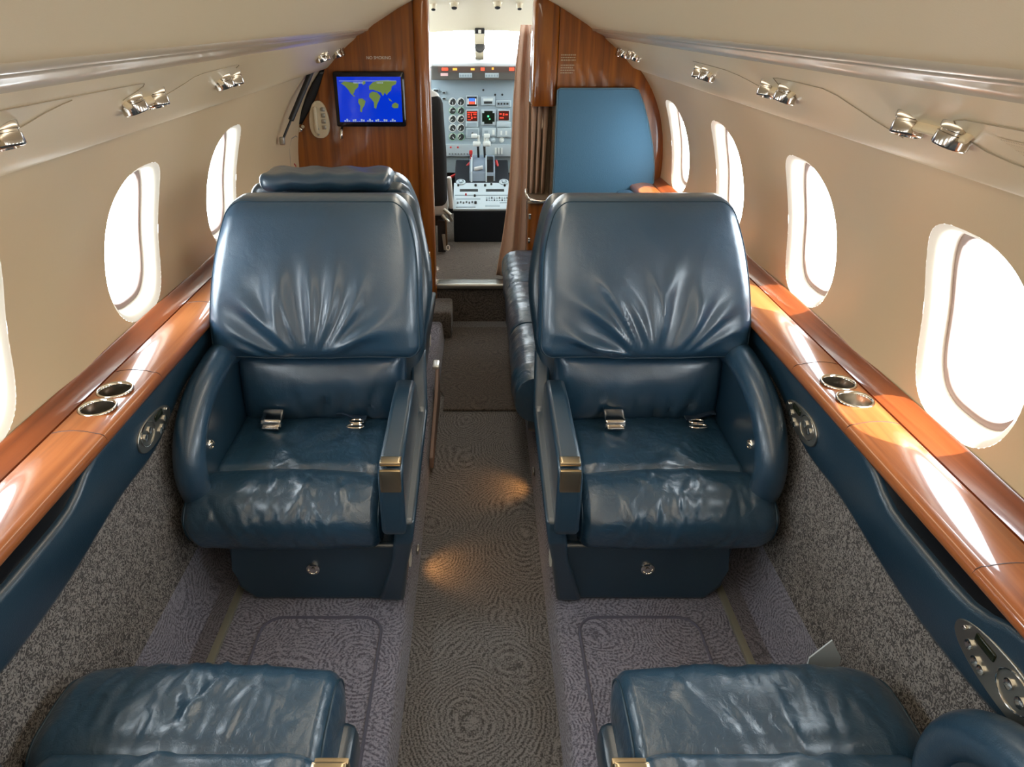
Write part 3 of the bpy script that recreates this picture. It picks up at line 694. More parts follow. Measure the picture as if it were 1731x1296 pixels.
# ------------------------------------------------------------------ chairs
def chair(sx, Tm, label, recline=0.0, arm_dy=0.0, arm_in=0.0, seed=1, folds=None, headroll=True, group=None, buckle=None, du=0.0, fd=0.0):
    rnd = random.Random(seed)
    bx, by, bz = Tm(sx*0.43, 1.62, 0.102)
    root = thing('cabin_chair', label, 'chair', (bx, by, bz), group)
    def T(u, Y, z): return Tm(sx*(u+du), Y, z)
    def TA(u, Y, z): return Tm(sx*u, Y+arm_dy, z)
    def TI(u, Y, z): return Tm(sx*u, Y+arm_in, z)
    pv = (1.80, 0.40)
    def TR(u, Y, z):
        dy, dz = Y-pv[0], z-pv[1]; c_, s_ = cos(recline), sin(recline)
        return Tm(sx*u, pv[0]+dy*c_+dz*s_, pv[1]-dy*s_+dz*c_)
    # base
    mb = MB()
    poly = [(0.205, 0.102), (0.585, 0.102), (0.625, 0.145), (0.632, 0.20), (0.64, 0.275), (0.205, 0.275)]
    mb.prism(poly, lambda u, z: (u, 1.385+(0.0 if z < 0.2 else 0.015), z), lambda u, z: (u, 1.86, z)); b_ = mb.build('base', HARD, root, bevel=0.012, T=TA)
    mb = MB(); mb.lathe((0.425, 1.390, 0.205), (0, -1, 0.02), [(0.017, -0.004), (0.017, 0.004), (0.013, 0.006), (0.011, 0.003), (0.006, 0.003), (0.005, 0.007), (0.001, 0.007)], 24); mb.build('base_lock', CHROME, b_, T=TA)
    mb = MB(); mb.rbox((0.455, 1.63, 0.285), (0.245, 0.215, 0.045), 0.02, (8, 8, 6)); mb.build('seat_pan', HARD, root, bevel=0, T=T)
    # seat cushion
    sk = [rnd.uniform(-1, 1) for _ in range(8)]
    def fseat(x, y, z):
        t_ = max(0, z/0.055)
        z2 = z + t_*(0.012*(1-(x/0.23)**2)*(1-(y/0.17)**2))
        z2 += t_*0.0060*(gz(x+y*0.6, 0.06*sk[0], 0.018) + gz(x-y*0.8, 0.10+0.05*sk[1], 0.016) - gz(x+y*1.1, -0.08, 0.014) + gz(x-0.3*y, -0.13, 0.016))
        return (x, y, z2)
    mb = MB(); mb.rbox((0.468, 1.655+fd, 0.372), (0.222, 0.155-fd, 0.055), 0.032, (46, 34, 10), fseat); mb.build('seat_cushion', LEA_W, root, T=T)
    # front roll
    wr = [(rnd.gauss(0.02, 0.11), rnd.uniform(0.0045, 0.010), rnd.uniform(-0.9, 0.9), rnd.uniform(-0.4, 2.2), rnd.uniform(0.25, 0.55), rnd.choice((-1, 1, 1))) for _ in range(46)]
    hx, hy, hz, rr0 = 0.252, 0.100+fd, 0.078, 0.075
    def froll(x, y, z):
        # cylinder-like front, wrinkles running around it; ends drawn in to flatter faces
        ex = abs(x)-(hx-rr0)
        kx = 0.85 if x > 0 else 0.45
        if ex > 0: x = math.copysign(hx-rr0*kx+ex*kx, x)
        s_ = 0.0
        ph = math.atan2(z, -y)
        for (c_, w_, k_, pc_, pw_, sg_) in wr: s_ += sg_*gz(x+0.07*(ph-pc_)*k_, c_, w_)*gz(ph, pc_, pw_)
        L = math.hypot(y, z) or 1; d = (0.0036*s_ + 0.007*math.cos(min(1.0, abs(x)/0.25)*pi/2))*(1-(x/0.26)**4)*min(1, L/0.04)
        up = max(0.0, min(1.0, (z+0.03)/0.10)); up = up*up*(3-2*up)
        fr = max(0.0, -y/hy)
        return (x, y + d*y/L + 0.012*(1-up)*fr, z + d*z/L - 0.022*up*fr**1.5 + 0.008*up*(1-(x/0.26)**2))
    mb = MB(); mb.rbox((0.486, 1.440+fd, 0.348), (hx, hy, hz), rr0, (110, 34, 26), froll); fc = mb.build('front_cushion', LEA_W, root, T=T)
    ix = rr0*(1-math.sqrt(1-0.62**2))
    for e in (-1, 1):
        pts = [froll(e*(hx-rr0+rr0*0.62), y, z) for y, z in rrect(hy-ix, hz-ix, rr0-ix)]
        mb = MB(); mb.tube([(0.486+x+e*0.001, 1.440+fd+y, 0.348+z) for x, y, z in pts], 0.0026, 6, closed=True); mb.build('piping', PIPE, fc, T=T)
    # lumbar cushion
    lf = [(rnd.uniform(-0.12, 0.12), rnd.uniform(0.008, 0.014), rnd.uniform(-0.7, 0.5)) for _ in range(6)]
    def flum(x, y, z):
        t_ = max(0, -y/0.05)
        d = 0.042*(1-(z/0.115)**2)*(1-(x/0.25)**4)
        f_ = sum(gz(x-(z+0.1)*k_, c_, w_) for (c_, w_, k_) in lf)*gz(z, -0.05, 0.06)
        return (x, y - t_*(d - 0.010*f_) + 0.05*(z+0.1), z)
    mb = MB(); mb.rbox((0.447, 1.822, 0.520), (0.236, 0.052, 0.112), 0.035, (50, 10, 36), flum); lc = mb.build('lumbar_cushion', LEA, root, T=TR)
    # upper back cushion
    H = 0.198
    rays = folds or [(-62, 6, 1.0), (-48, 5, 1.0), (-34, 5, 1.1), (-21, 5, 1.0), (-8, 5, .8), (6, 5, .7), (20, 6, .9), (36, 6, .8), (50, 5, .7), (64, 5, .6)]
    def hw(zr):           # half width multiplier over height 0..1
        return interp([(0, 0.985), (0.15, 1.0), (0.45, 0.985), (0.70, 0.945), (0.88, 0.875), (1.0, 0.80)], zr)
    def fback(x, y, z):
        zr = (z+H)/(2*H); k_ = hw(zr)
        t_ = max(0, -y/0.06)
        X = x*k_ + 0.004*sin(zr*6)
        d = 0.020*(1-(x/0.285)**4)*(1-((z)/H)**4)
        ang = math.degrees(math.atan2(x-0.03, z+H+0.03)); rr = math.hypot(x-0.03, z+H+0.03)
        env = gz(rr, 0.175, 0.090)*min(1.0, max(0.0, (rr-0.045)/0.06))
        f_ = sum(a_*(gz(ang, c_+7*sin(rr*9+c_), w_*(0.75+0.055/(rr+0.05)))) for (c_, w_, a_) in rays)*env
        f2 = gz(x+z*0.8, 0.10, 0.03)*gz(z, 0.10, 0.06)*0.3
        lean = interp([(0, 0.0), (0.3, 0.035), (0.7, 0.10), (1, 0.165)], zr)
        return (X, y - t_*(d + 0.016*f_ - 0.010*env + 0.01*f2) + lean, z)
    mb = MB(); mb.rbox((0.436, 1.765, 0.830), (0.285, 0.060, H), 0.042, (120, 12, 96), fback); bc = mb.build('back_cushion', LEA, root, T=TR)
    ib = 0.042*(1-0.80)
    pts = [fback(x, -(0.060-0.042+0.042*0.6), z) for x, z in rrect(0.285-ib, H-ib, 0.042-ib, 6, 24)]
    mb = MB(); mb.tube([(0.436+x, 1.765+y, 0.830+z) for x, y, z in pts], 0.0022, 6, closed=True); mb.build('piping', PIPE, bc, T=TR)
    # shell behind
    def fshell(x, y, z):
        zr = (z+0.30)/0.60; lean = interp([(0, -0.02), (0.35, 0.02), (0.55, 0.050), (0.8, 0.10), (1, 0.150)], zr)
        return (x*interp([(0, 0.80), (0.35, 0.92), (0.6, 0.98), (0.85, 0.90), (1, 0.80)], zr), y+lean, z)
    mb = MB(); mb.rbox((0.430, 1.862, 0.725), (0.300, 0.036, 0.29), 0.034, (24, 8, 30), fshell); mb.build('back_shell', HARD, root, T=TR)
    if headroll:
        mb = MB(); mb.rbox((0.435, 1.99, 1.022), (0.205, 0.075, 0.026), 0.024, (30, 12, 8), lambda x, y, z: (x, y, z+0.003*sin(x*60+y*30))); mb.build('headrest', LEA, root, T=TR)
    # inboard armrest
    mb = MB()
    poly = [(1.285, 0.40), (1.285, 0.545), (1.298, 0.572), (1.33, 0.582), (1.60, 0.590), (1.70, 0.585), (1.74, 0.56), (1.76, 0.50), (1.76, 0.34), (1.50, 0.34), (1.36, 0.34)]
    mb.prism(poly, lambda y, z: (0.170+0.012*(y-1.3), y, z), lambda y, z: (0.226+0.002*(y-1.3), y, z)); ar = mb.build('armrest', HARD, root, bevel=0.011, T=TI)
    mb = MB(); mb.rbox((0.197, 1.307, 0.5845), (0.023, 0.014, 0.005), 0.002, (4,4,4)); mb.rbox((0.197, 1.2835, 0.549), (0.023, 0.005, 0.028), 0.002, (4,4,4)); mb.build('latch', SATIN, ar, T=TI)
    # aisle side panel
    mb = MB()
    poly = [(1.37, 0.112), (1.34, 0.26), (1.30, 0.36), (1.31, 0.42), (1.76, 0.46), (1.86, 0.60), (1.90, 0.60), (1.90, 0.112)]
    def sp(z): return interp([(0.10, 0.198), (0.20, 0.186), (0.34, 0.160), (0.42, 0.150), (0.60, 0.158)], z)
    mb.prism(poly, lambda y, z: (sp(z), y, z), lambda y, z: (sp(z)+0.045+0.02*(z < 0.2), y, z)); pn = mb.build('side_panel', HARD, root, bevel=0.010, T=TI)
    mb = MB(); mb.rbox((0.178, 1.40, 0.235), (0.003, 0.013, 0.022), 0.001, (3,3,3)); mb.build('label_plate', WHITEP, pn, T=TI)
    # outboard armrest: padded rim and inner panel
    rim = [(1.80, 0.640), (1.74, 0.655), (1.66, 0.652), (1.58, 0.640), (1.51, 0.615), (1.455, 0.575), (1.425, 0.525), (1.418, 0.47), (1.435, 0.42), (1.47, 0.385)]
    Y_ = [p[0] for p in rim]; Z_ = [p[1] for p in rim]; fine = []
    for i in range(len(rim)-1):
        for j in range(5):
            t_ = j/5; p0 = rim[max(i-1, 0)]; p1 = rim[i]; p2 = rim[i+1]; p3 = rim[min(i+2, len(rim)-1)]
            fine.append(tuple(0.5*(2*p1[q]+(p2[q]-p0[q])*t_+(2*p0[q]-5*p1[q]+4*p2[q]-p3[q])*t_**2+(-p0[q]+3*p1[q]-3*p2[q]+p3[q])*t_**3) for q in (0, 1)))
    fine.append(rim[-1])
    mb = MB(); mb.tube([(0.695, y, z-0.014) for y, z in fine], [0.038]*(len(fine)-3)+[0.034, 0.026, 0.012], 18); ao = mb.build('armrest', LEA, root, T=TA)
    mb = MB(); mb.tube([(0.671, y+0.012+0.012*(i/len(fine)), z-0.034) for i, (y, z) in enumerate(fine)], 0.0025, 6); mb.build('piping', PIPE, ao, T=TA)
    poly = [(y+0.012, z-0.022) for y, z in rim] + [(1.50, 0.335), (1.80, 0.335)]
    mb = MB(); mb.prism(poly, lambda y, z: (0.673, y, z), lambda y, z: (0.712, y, z)); mb.build('arm_panel', HARD, ao, bevel=0.004, T=TA)
    mb = MB(); mb.lathe((0.674, 1.505, 0.505), (-1, 0, 0.1), [(0.014, -0.003), (0.014, 0.003), (0.010, 0.006), (0.009, 0.003), (0.0065, 0.004), (0.006, 0.010), (0.001, 0.011)], 24); mb.build('release_button', CHROME, ao, T=TA)
    # seat belt
    if buckle:
        ub, ut = buckle
        mb = MB(); mb.rbox((ub, 1.755, 0.450), (0.012+0.012, 0.035, 0.004), 0.003, (6, 8, 4), lambda x, y, z: (x, y, z+0.02*max(0, y/0.04))); sb = mb.build('seat_belt', nmat('navy_webbing', (0.012, 0.03, 0.06), 0.8), root, T=T)
        mb = MB(); mb.rbox((ub, 1.708, 0.462), (0.029, 0.024, 0.011), 0.006, (8, 8, 5), lambda x, y, z: (x, y, z+0.35*y)); mb.rbox((ub, 1.685, 0.448), (0.024, 0.012, 0.004), 0.003, (6,5,4)); mb.build('buckle', CHROME, sb, T=T)
        mb = MB(); mb.rbox((ut+0.02, 1.748, 0.449), (0.045, 0.012, 0.003), 0.002, (8, 5, 4), lambda x, y, z: (x, y+0.25*x, z+0.006*sin(x*60)));
        sb2 = mb.build('seat_belt', bpy.data.materials['navy_webbing'], root, T=T)
        mb = MB()
        for (y, rr_) in ((1.715, 0.020), (1.692, 0.024)):
            pts = [(ut+rr_*cos(2*pi*i/20), y+0.010*sin(2*pi*i/20), 0.448-(1.715-y)*0.1) for i in range(20)]; mb.tube(pts, 0.0028, 6, closed=True)
        mb.build('buckle', CHROME, sb2, T=T)
    return root
ident = lambda X, Y, Z: (X, Y, Z)
chair(-1, ident, 'navy leather chair facing the camera on the left, under the monitor side', 0, 0, 0, 3, headroll=False, buckle=(0.577, 0.345), group=None)
chair(1, ident, 'navy leather chair facing the camera on the right, in front of blue panel', 0, 0, 0, 11,
      folds=[(-70, 4, .9), (-61, 4, 1.2), (-50, 4.5, 1.3), (-38, 4, 1.3), (-24, 5, 1.0), (-6, 5, .7), (10, 5, .7), (26, 6, .8), (40, 5, .7), (53, 5, .8), (66, 5, .6)], headroll=False, buckle=(0.372, 0.603))
near = lambda X, Y, Z: (X, 2.275-Y, Z)
chair(-1, near, 'navy leather chair in the bottom left corner, only its front cushion in view', math.radians(42), 0.24, 0.385, 21, headroll=False, du=0.008, fd=0.020)
chair(1, near, 'navy leather chair in the bottom right corner with rounded outer armrest in view', math.radians(42), 0.17, 0.385, 35, headroll=False, fd=0.020)
fwd = lambda X, Y, Z: (math.copysign(abs(X)*0.94+0.045, X), 4.16-Y, Z)
chair(-1, fwd, 'navy leather chair behind the left chair, facing away toward the bulkhead', 0, 0, 0, 44)

# sofa on the right
sf = thing('side_sofa', 'navy leather side facing sofa behind the right chair', 'sofa', (0.45, 2.7, 0.1))
for q, (ya, yb) in enumerate(((2.02, 2.49), (2.495, 2.96), (2.965, 3.43))):
    wl = [(random.uniform(-0.2, 0.2), random.uniform(0.004, 0.01)) for _ in range(16)]
    def fs_(x, y, z):
        L_ = (yb-ya)/2-0.004; y = max(-L_, min(L_, y))
        s_ = sum(gz(y+0.15*x, c_, w_) for c_, w_ in wl); d = 0.003*s_*max(0, -(x+0.1)/0.2)
        return (x-d, y, z + (0.010*(1-(y/0.24)**2) if z > 0 else 0) + d)
    mb = MB(); mb.rbox((0.412, (ya+yb)/2, 0.345), (0.302, (yb-ya)/2+0.045, 0.085), 0.072, (24, 44, 12), fs_); c_ = mb.build('seat_cushion', LEA_W, sf)
mb = MB(); mb.rbox((0.43, 2.72, 0.262), (0.28, 0.68, 0.06), 0.03, (6, 6, 6)); mb.build('seat_frame', HARD, sf)
mb = MB(); mb.box(0.213, 0.235, 2.06, 3.42, 0.104, 0.26); mb.box(0.213, 0.70, 2.04, 2.06, 0.104, 0.26); mb.build('wooden_base', WOODB, sf)
mb = MB(); mb.rbox((0.655, 2.70, 0.60), (0.055, 0.60, 0.16), 0.05, (8, 30, 14)); mb.build('backrest', LEA, sf)
mb = MB(); mb.rbox((0.640, 2.62, 0.765), (0.078, 0.10, 0.075), 0.075, (12, 12, 10)); mb.build('headrest', LEA, sf)

# small white card between chair and wall
mb = MB(); mb.prism([(0.0, 0.0), (0.062, 0.0), (0.062, 0.235), (0.034, 0.283), (0.0, 0.235)], lambda a, b: (0.645+a, 0.990, 0.10+b), lambda a, b: (0.645+a, 0.993, 0.10+b))
tag(mb.build('safety_card', nmat('white_card', (0.55, 0.62, 0.66), 0.5)), 'white pointed card tip standing behind the bottom right chair', 'card')

# ------------------------------------------------------------------ cockpit
mb = MB(); W = 0.72
for sx in (1, -1):
    mb.add([(sx*W, 3.56, 0.1), (sx*W, 5.6, 0.1), (sx*W, 5.6, 1.02), (sx*W, 3.56, 1.02)], [(0,1,2,3)], False)
    mb.add([(sx*W, 3.56, 1.02), (sx*W, 4.15, 1.02), (sx*0.60, 4.15, 1.42), (sx*0.60, 3.56, 1.42)], [(0,1,2,3)], False)
    mb.add([(sx*0.60, 3.56, 1.42), (sx*0.60, 4.15, 1.42), (sx*0.30, 4.15, 1.56), (sx*0.30, 3.56, 1.60)], [(0,1,2,3)], False)
for sx in (1, -1):
    mb.add([(sx*W, 4.15, 1.02), (sx*W, 5.45, 1.02), (sx*0.70, 5.38, 1.10), (sx*0.70, 4.15, 1.10)], [(0,1,2,3)], False)
    mb.add([(sx*0.60, 4.15, 1.42), (sx*0.60, 4.92, 1.385), (sx*0.645, 5.05, 1.28), (sx*0.645, 4.15, 1.28)], [(0,1,2,3)], False)
mb.add([(-W, 5.6, 0.1), (W, 5.6, 0.1), (W, 5.6, 1.10), (-W, 5.6, 1.10)], [(0,1,2,3)], False)
tag(mb.build('wall_cockpit', cream('cockpit_cream', (0.60, 0.52, 0.38))), kind='structure')
CC = bpy.data.materials['cockpit_cream']
mb = MB()
def cc(u, v):
    y = 3.56+1.36*v; x = -0.60+1.2*u
    return (x, y, 1.60-0.03*v-0.19*v**2.2 - 0.10*(abs(x)/0.6)**2.5*(1-0.3*v))
mb.grid(cc, 24, 16); tag(mb.build('ceiling_cockpit', CC), kind='structure')
# centre post and windscreen
mb = MB(); mb.prism([(-0.034, 0), (0.034, 0), (0.026, 1), (-0.026, 1)], lambda a, t_: (a-0.005, 4.92+0.42*t_, 1.395-0.21*t_), lambda a, t_: (a-0.005, 4.92+0.42*t_, 1.375-0.21*t_)); tag(mb.build('trim_16', CREAMP), kind='structure')
for i, (a, b) in enumerate(((-0.60, -0.03), (0.03, 0.60))):
    mb = MB(); mb.grid(lambda u, v: (a+(b-a)*u, 4.92+0.62*v, 1.385-0.30*v), 6, 4); tag(mb.build('window_%d' % (16+i), GLASS), kind='structure')
for i, sx in enumerate((-1, 1)):
    mb = MB(); mb.add([(sx*0.60, 4.15, 1.42), (sx*W, 4.15, 1.02), (sx*W, 5.45, 1.02), (sx*0.60, 4.92, 1.385)], [(0,1,2,3)], False); tag(mb.build('window_%d' % (18+i), GLASS), kind='structure')
# ceiling fittings
def cz(x, y): v = (y-3.56)/1.36; return 1.60-0.03*v-0.19*max(v, 0)**2.2 - 0.10*(abs(x)/0.6)**2.5*(1-0.3*v)
for (px, py, r_, lb) in ((768, 12, .021, 'round map light left of centre on the cockpit ceiling'), (841, 12, .021, 'round map light right of centre on the cockpit ceiling'),
                     (733, 20, .016, 'small map light at the far left of the cockpit ceiling'), (878, 19, .016, 'small map light at the far right of the cockpit ceiling')):
    y = 4.35; x = at(px, py, y)[0]; z = cz(x, y)
    r0 = thing('map_light', lb, 'map light', (x, y, z))
    mb = MB(); mb.lathe((x, y, z+0.004), (0, -0.5, -1), [(r_*1.3, 0), (r_*1.25, 0.006), (r_, 0.010), (r_*0.95, 0.03), (r_*0.6, 0.034)], 20); hd = mb.build('housing', CREAMP, r0)
    mb = MB(); mb.lathe(Vector((x, y, z+0.004))+Vector((0, -0.5, -1)).normalized()*0.034, (0, -0.5, -1), [(r_*0.75, 0), (r_*0.7, 0.002)], 16); mb.build('lens', DARK, hd)
vx = MB(); vx.rbox((-0.004, 4.885, 1.378), (0.030, 0.012, 0.016), 0.004, (5,4,4)); o = vx.build('visor_clip', BLACKV); tag(o, 'black clip at the top of the windscreen centre post', 'clip')
mb = MB(); mb.rbox((-0.004, 4.871, 1.374), (0.009, 0.003, 0.010), 0.002, (3,3,3)); mb.build('catch', WHITEP, o)
mb = MB(); mb.box(-0.012, 0.004, 4.2, 4.9, 1.555, 1.56); 
# compass on the post
cp = thing('compass', 'round grey compass hanging on the windscreen centre post', 'compass', (-0.003, 5.08, 1.27))
mb = MB(); mb.lathe((-0.003, 5.11, 1.278), (0, -1, 0.1), [(0.010, 0), (0.032, 0.01), (0.034, 0.03), (0.031, 0.038), (0.028, 0.036)], 28); cs = mb.build('case', nmat('grey_case', (0.035, 0.03, 0.024), 0.6), cp)
mb = MB(); mb.lathe((-0.003, 5.073, 1.2815), (0, -1, 0.1), [(0.027, 0), (0.025, 0.004)], 24); mb.build('dial', nmat('compass_dial', (0.02, 0.018, 0.014), 0.5), cs)
# instrument panel
ip = thing('instrument_panel', 'grey cockpit instrument panel full of round gauges and screens', 'instrument panel', (0, 5.02, 0.9))
GREY = nmat('instrument_grey', (0.26, 0.33, 0.37), 0.55); GREYL = nmat('instrument_light_grey', (0.40, 0.48, 0.52), 0.5)
Yp = 5.02
mb = MB(); mb.box(-0.62, 0.62, Yp, Yp+0.05, 0.50, 1.17); fp = mb.build('face', GREY, ip)
mb = MB(); mb.prism([(4.86, 1.100), (4.865, 1.180), (4.90, 1.195), (5.5, 1.205), (5.5, 1.15), (5.02, 1.100)], lambda y, z: (-0.31, y, z), lambda y, z: (0.36, y, z))
gs = mb.build('glareshield', nmat('glareshield_grey', (0.075, 0.070, 0.062), 0.7), ip, bevel=0.006)
REDL = nmat('red_annunciator', (0.3, 0.01, 0.01), 0.4, emit=(1.0, 0.08, 0.03), es=1.6); AMB = nmat('amber_annunciator', (0.3, 0.1, 0.01), 0.4, emit=(1.0, 0.35, 0.05), es=1.5)
ANN = [(752, 117, 5, 2, REDL), (769, 117, 3.5, 1.6, AMB), (799, 117, 3, 1.5, AMB), (816, 117, 3, 2.2, REDL), (833, 116, 1.6, 1.6, AMB), (865, 117, 4, 2.4, REDL), (751, 126, 6, 2, nmat('pink_placard', (0.7, 0.45, 0.45), 0.5))]
mb = MB(); a0 = at(740, 112, 4.86); a1 = at(872, 122, 4.86); mb.box(a0[0], a1[0], 4.855, 4.87, a1[2], a0[2]); an = mb.build('annunciator_strip', nmat('strip_brown', (0.08, 0.05, 0.04), 0.5), gs)
for (px, py, a, b, m_) in ANN:
    c = at(px, py, 4.852); k_ = 4.6/1200; mb = MB(); mb.box(c[0]-a*k_, c[0]+a*k_, 4.850, 4.86, c[2]-b*k_, c[2]+b*k_); mb.build('warning_light', m_, an)
for (xa, xb) in ((776, 798), (820, 843)):
    p0 = at(xa, 123.5, 4.852); p1 = at(xb, 131, 4.852); mb = MB(); mb.box(p0[0], p1[0], 4.850, 4.87, p1[2], p0[2]); kpnl = mb.build('key_strip', GREYL, gs)
    for i in range(5):
        mb = MB(); xx = p0[0]+(p1[0]-p0[0])*(i+0.5)/5; mb.box(xx-0.005, xx+0.005, 4.847, 4.851, (p0[2]+p1[2])/2-0.008, (p0[2]+p1[2])/2+0.004); mb.build('key', GREY, kpnl)
WD = nmat('gauge_white', (0.65, 0.70, 0.68), 0.4); GK = nmat('gauge_black', (0.03, 0.035, 0.035), 0.3); GG = nmat('gauge_green', (0.25, 0.45, 0.30), 0.4)
for r_i, py in enumerate((172, 187, 201, 216, 231)):
    for px in (765, 779):
        c = Vector(at(px, py, Yp))
        mb = MB(); mb.lathe(c+Vector((0, 0.002, 0)), (0, -1, 0), [(0.0255, 0), (0.0255, 0.008), (0.0225, 0.009), (0.0215, 0.005)], 24, cap=False); g_ = mb.build('gauge', GG if r_i in (1, 4) else WD, fp)
        mb = MB(); mb.lathe(c+Vector((0, 0, 0)), (0, -1, 0), [(0.022, 0), (0.022, 0.004), (0.001, 0.0042)], 20); mb.build('dial', GK, g_)
        an_ = random.uniform(-2.5, 0.5); mb = MB(); mb.tube([c+Vector((0, -0.006, 0)), c+Vector((0.017*cos(an_), -0.006, 0.017*sin(an_)))], 0.0022, 5)
        mb.tube([c+Vector((0.018*cos(1.6+q*0.25), -0.006, 0.018*sin(1.6+q*0.25))) for q in range(8)], 0.0028, 5); mb.build('needle', WD, g_)
def screen(px0, py0, px1, py1, mat, nm='display', frame=GREYL, extra=None, marg=0.008):
    p0 = at(px0, py0, Yp); p1 = at(px1, py1, Yp)
    mb = MB(); mb.rbox(((p0[0]+p1[0])/2, Yp-0.004, (p0[2]+p1[2])/2), (abs(p1[0]-p0[0])/2+marg, 0.008, abs(p1[2]-p0[2])/2+marg), 0.004, (4,3,4)); f_ = mb.build(nm, frame, fp)
    mb = MB(); mb.box(p0[0], p1[0], Yp-0.0145, Yp-0.011, p1[2], p0[2]); s_ = mb.build('screen', mat, f_)
    for (a, b, c_, d, m_) in (extra or []):
        mb = MB(); xx = lambda q: p0[0]+(p1[0]-p0[0])*q; zz = lambda q: p1[2]+(p0[2]-p1[2])*q
        mb.box(xx(a), xx(c_), Yp-0.0165, Yp-0.0146, zz(b), zz(d)); mb.build('readout', m_, f_)
def em(nm, c, s_=1.0): return nmat(nm, tuple(x*0.2 for x in c), 0.3, emit=c, es=s_)
SKYB = em('horizon_blue', (0.06, 0.20, 0.75)); GRB = em('horizon_red', (0.65, 0.10, 0.05)); WHT = em('readout_white', (0.7, 0.75, 0.8)); REDD = em('led_red', (0.75, 0.06, 0.03)); GRN = em('led_green', (0.1, 0.8, 0.3), 1.4)
screen(789.5, 163, 806, 179, BLACKV, extra=[(.2,.5,.8,.85,SKYB),(.2,.2,.8,.5,GRB),(.05,.2,.16,.8,WHT),(.84,.2,.95,.8,WHT)])
screen(815, 165, 835, 176, GREYL, extra=[(.1,.55,.9,.9,WD),(.15,.1,.85,.45,GK)])
screen(840, 171, 862, 179, GREY, extra=[(.05,.3,.2,.7,GK),(.28,.3,.42,.7,GK),(.5,.3,.64,.7,GK),(.72,.3,.88,.7,GK)])
screen(789, 187, 807, 204, nmat('dim_red_display', (0.08, 0.008, 0.005), 0.3), extra=[(.05,.8,.95,.9,REDD),(.08,.58,.28,.72,REDD),(.38,.5,.5,.75,REDD),(.6,.6,.92,.74,REDD),(.1,.35,.3,.45,REDD),(.4,.2,.55,.42,REDD),(.65,.3,.9,.42,REDD),(.08,.08,.4,.16,REDD)])
screen(815, 187, 836, 209, nmat('radar_black', (0.004, 0.01, 0.006), 0.2), extra=[(.42,.52,.56,.66,GRN),(.55,.32,.66,.42,GRN),(-.02,-.02,.16,.16,GREYL),(.84,-.02,1.02,.16,GREYL),(-.02,.84,.16,1.02,GREYL),(.84,.84,1.02,1.02,GREYL)])
screen(843, 187, 860, 203, nmat('dim_red_display_b', (0.08, 0.01, 0.006), 0.3), extra=[(.08,.6,.3,.75,REDD),(.4,.5,.55,.75,REDD),(.65,.55,.9,.7,REDD),(.1,.2,.5,.35,REDD)])
screen(789, 207, 806, 213, GREY); screen(841, 207, 861, 213, GREYL)
screen(817, 218, 837, 228, GREYL, extra=[(.1,.2,.4,.8,GREY),(.75,.1,.95,.9,WD)]); screen(842, 218, 862, 230, GREYL, extra=[(.2,.2,.35,.8,WD),(.6,.2,.75,.8,WD)])
screen(790, 218, 808, 231, GREY, extra=[(.4,.4,.55,.6,GK)])
screen(733, 151, 741, 155, GK, marg=0.004); screen(748, 155, 753, 158, GK, marg=0.003); screen(748, 165, 753, 168, GK, marg=0.003)
for px in (823, 834, 848):
    c = Vector(at(px, 236.5, Yp)); mb = MB(); mb.lathe(c, (0, -1, 0), [(0.017, 0), (0.016, 0.006), (0.010, 0.007), (0.008, 0.02), (0.001, 0.02)], 20); mb.build('knob', WD if px != 834 else GREYL, fp)
for px in (817, 837, 849): 
    c = Vector(at(px, 152 if px == 817 else 160, Yp)); mb = MB(); mb.lathe(c, (0, -1, 0), [(0.007, 0), (0.007, 0.006)], 12); mb.build('knob', GK, fp)
p0 = at(755, 244, Yp-0.02); p1 = at(862, 264, Yp-0.02)
mb = MB(); mb.box(p0[0]-0.3, p1[0]+0.25, Yp-0.02, Yp, p1[2], p0[2]); lp = mb.build('switch_row', GREYL, ip)
for i in range(7):
    c = Vector(at(760+i*5, 260, Yp-0.02)); mb = MB(); mb.lathe(c, (0, -1, 0), [(0.004, 0), (0.003, 0.012)], 8); mb.build('toggle', GK, lp)
for px in (762, 774): c = Vector(at(px, 249, Yp-0.02)); mb = MB(); mb.lathe(c, (0, -1, 0), [(0.007, 0), (0.005, 0.008)], 10); mb.build('knob', RED, lp)
for px in (838, 843, 848): c = at(px, 255, Yp-0.02); mb = MB(); mb.box(c[0]-0.006, c[0]+0.006, Yp-0.03, Yp-0.02, c[2]-0.02, c[2]+0.02); mb.build('toggle', WD, lp)
# foot well behind and red hoses
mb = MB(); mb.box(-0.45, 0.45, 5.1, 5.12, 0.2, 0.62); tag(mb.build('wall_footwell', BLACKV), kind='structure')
for (pts, lb) in (([(-0.22, 4.8, 0.50), (-0.12, 4.85, 0.54), (-0.055, 4.9, 0.60)], 'red hose left of the throttle pedestal'), ([(0.105, 4.9, 0.60), (0.12, 4.85, 0.55), (0.125, 4.75, 0.45)], 'red hose right of the throttle pedestal')):
    mb = MB(); mb.tube(pts, 0.010, 8); tag(mb.build('hose', RED), lb, 'hose')
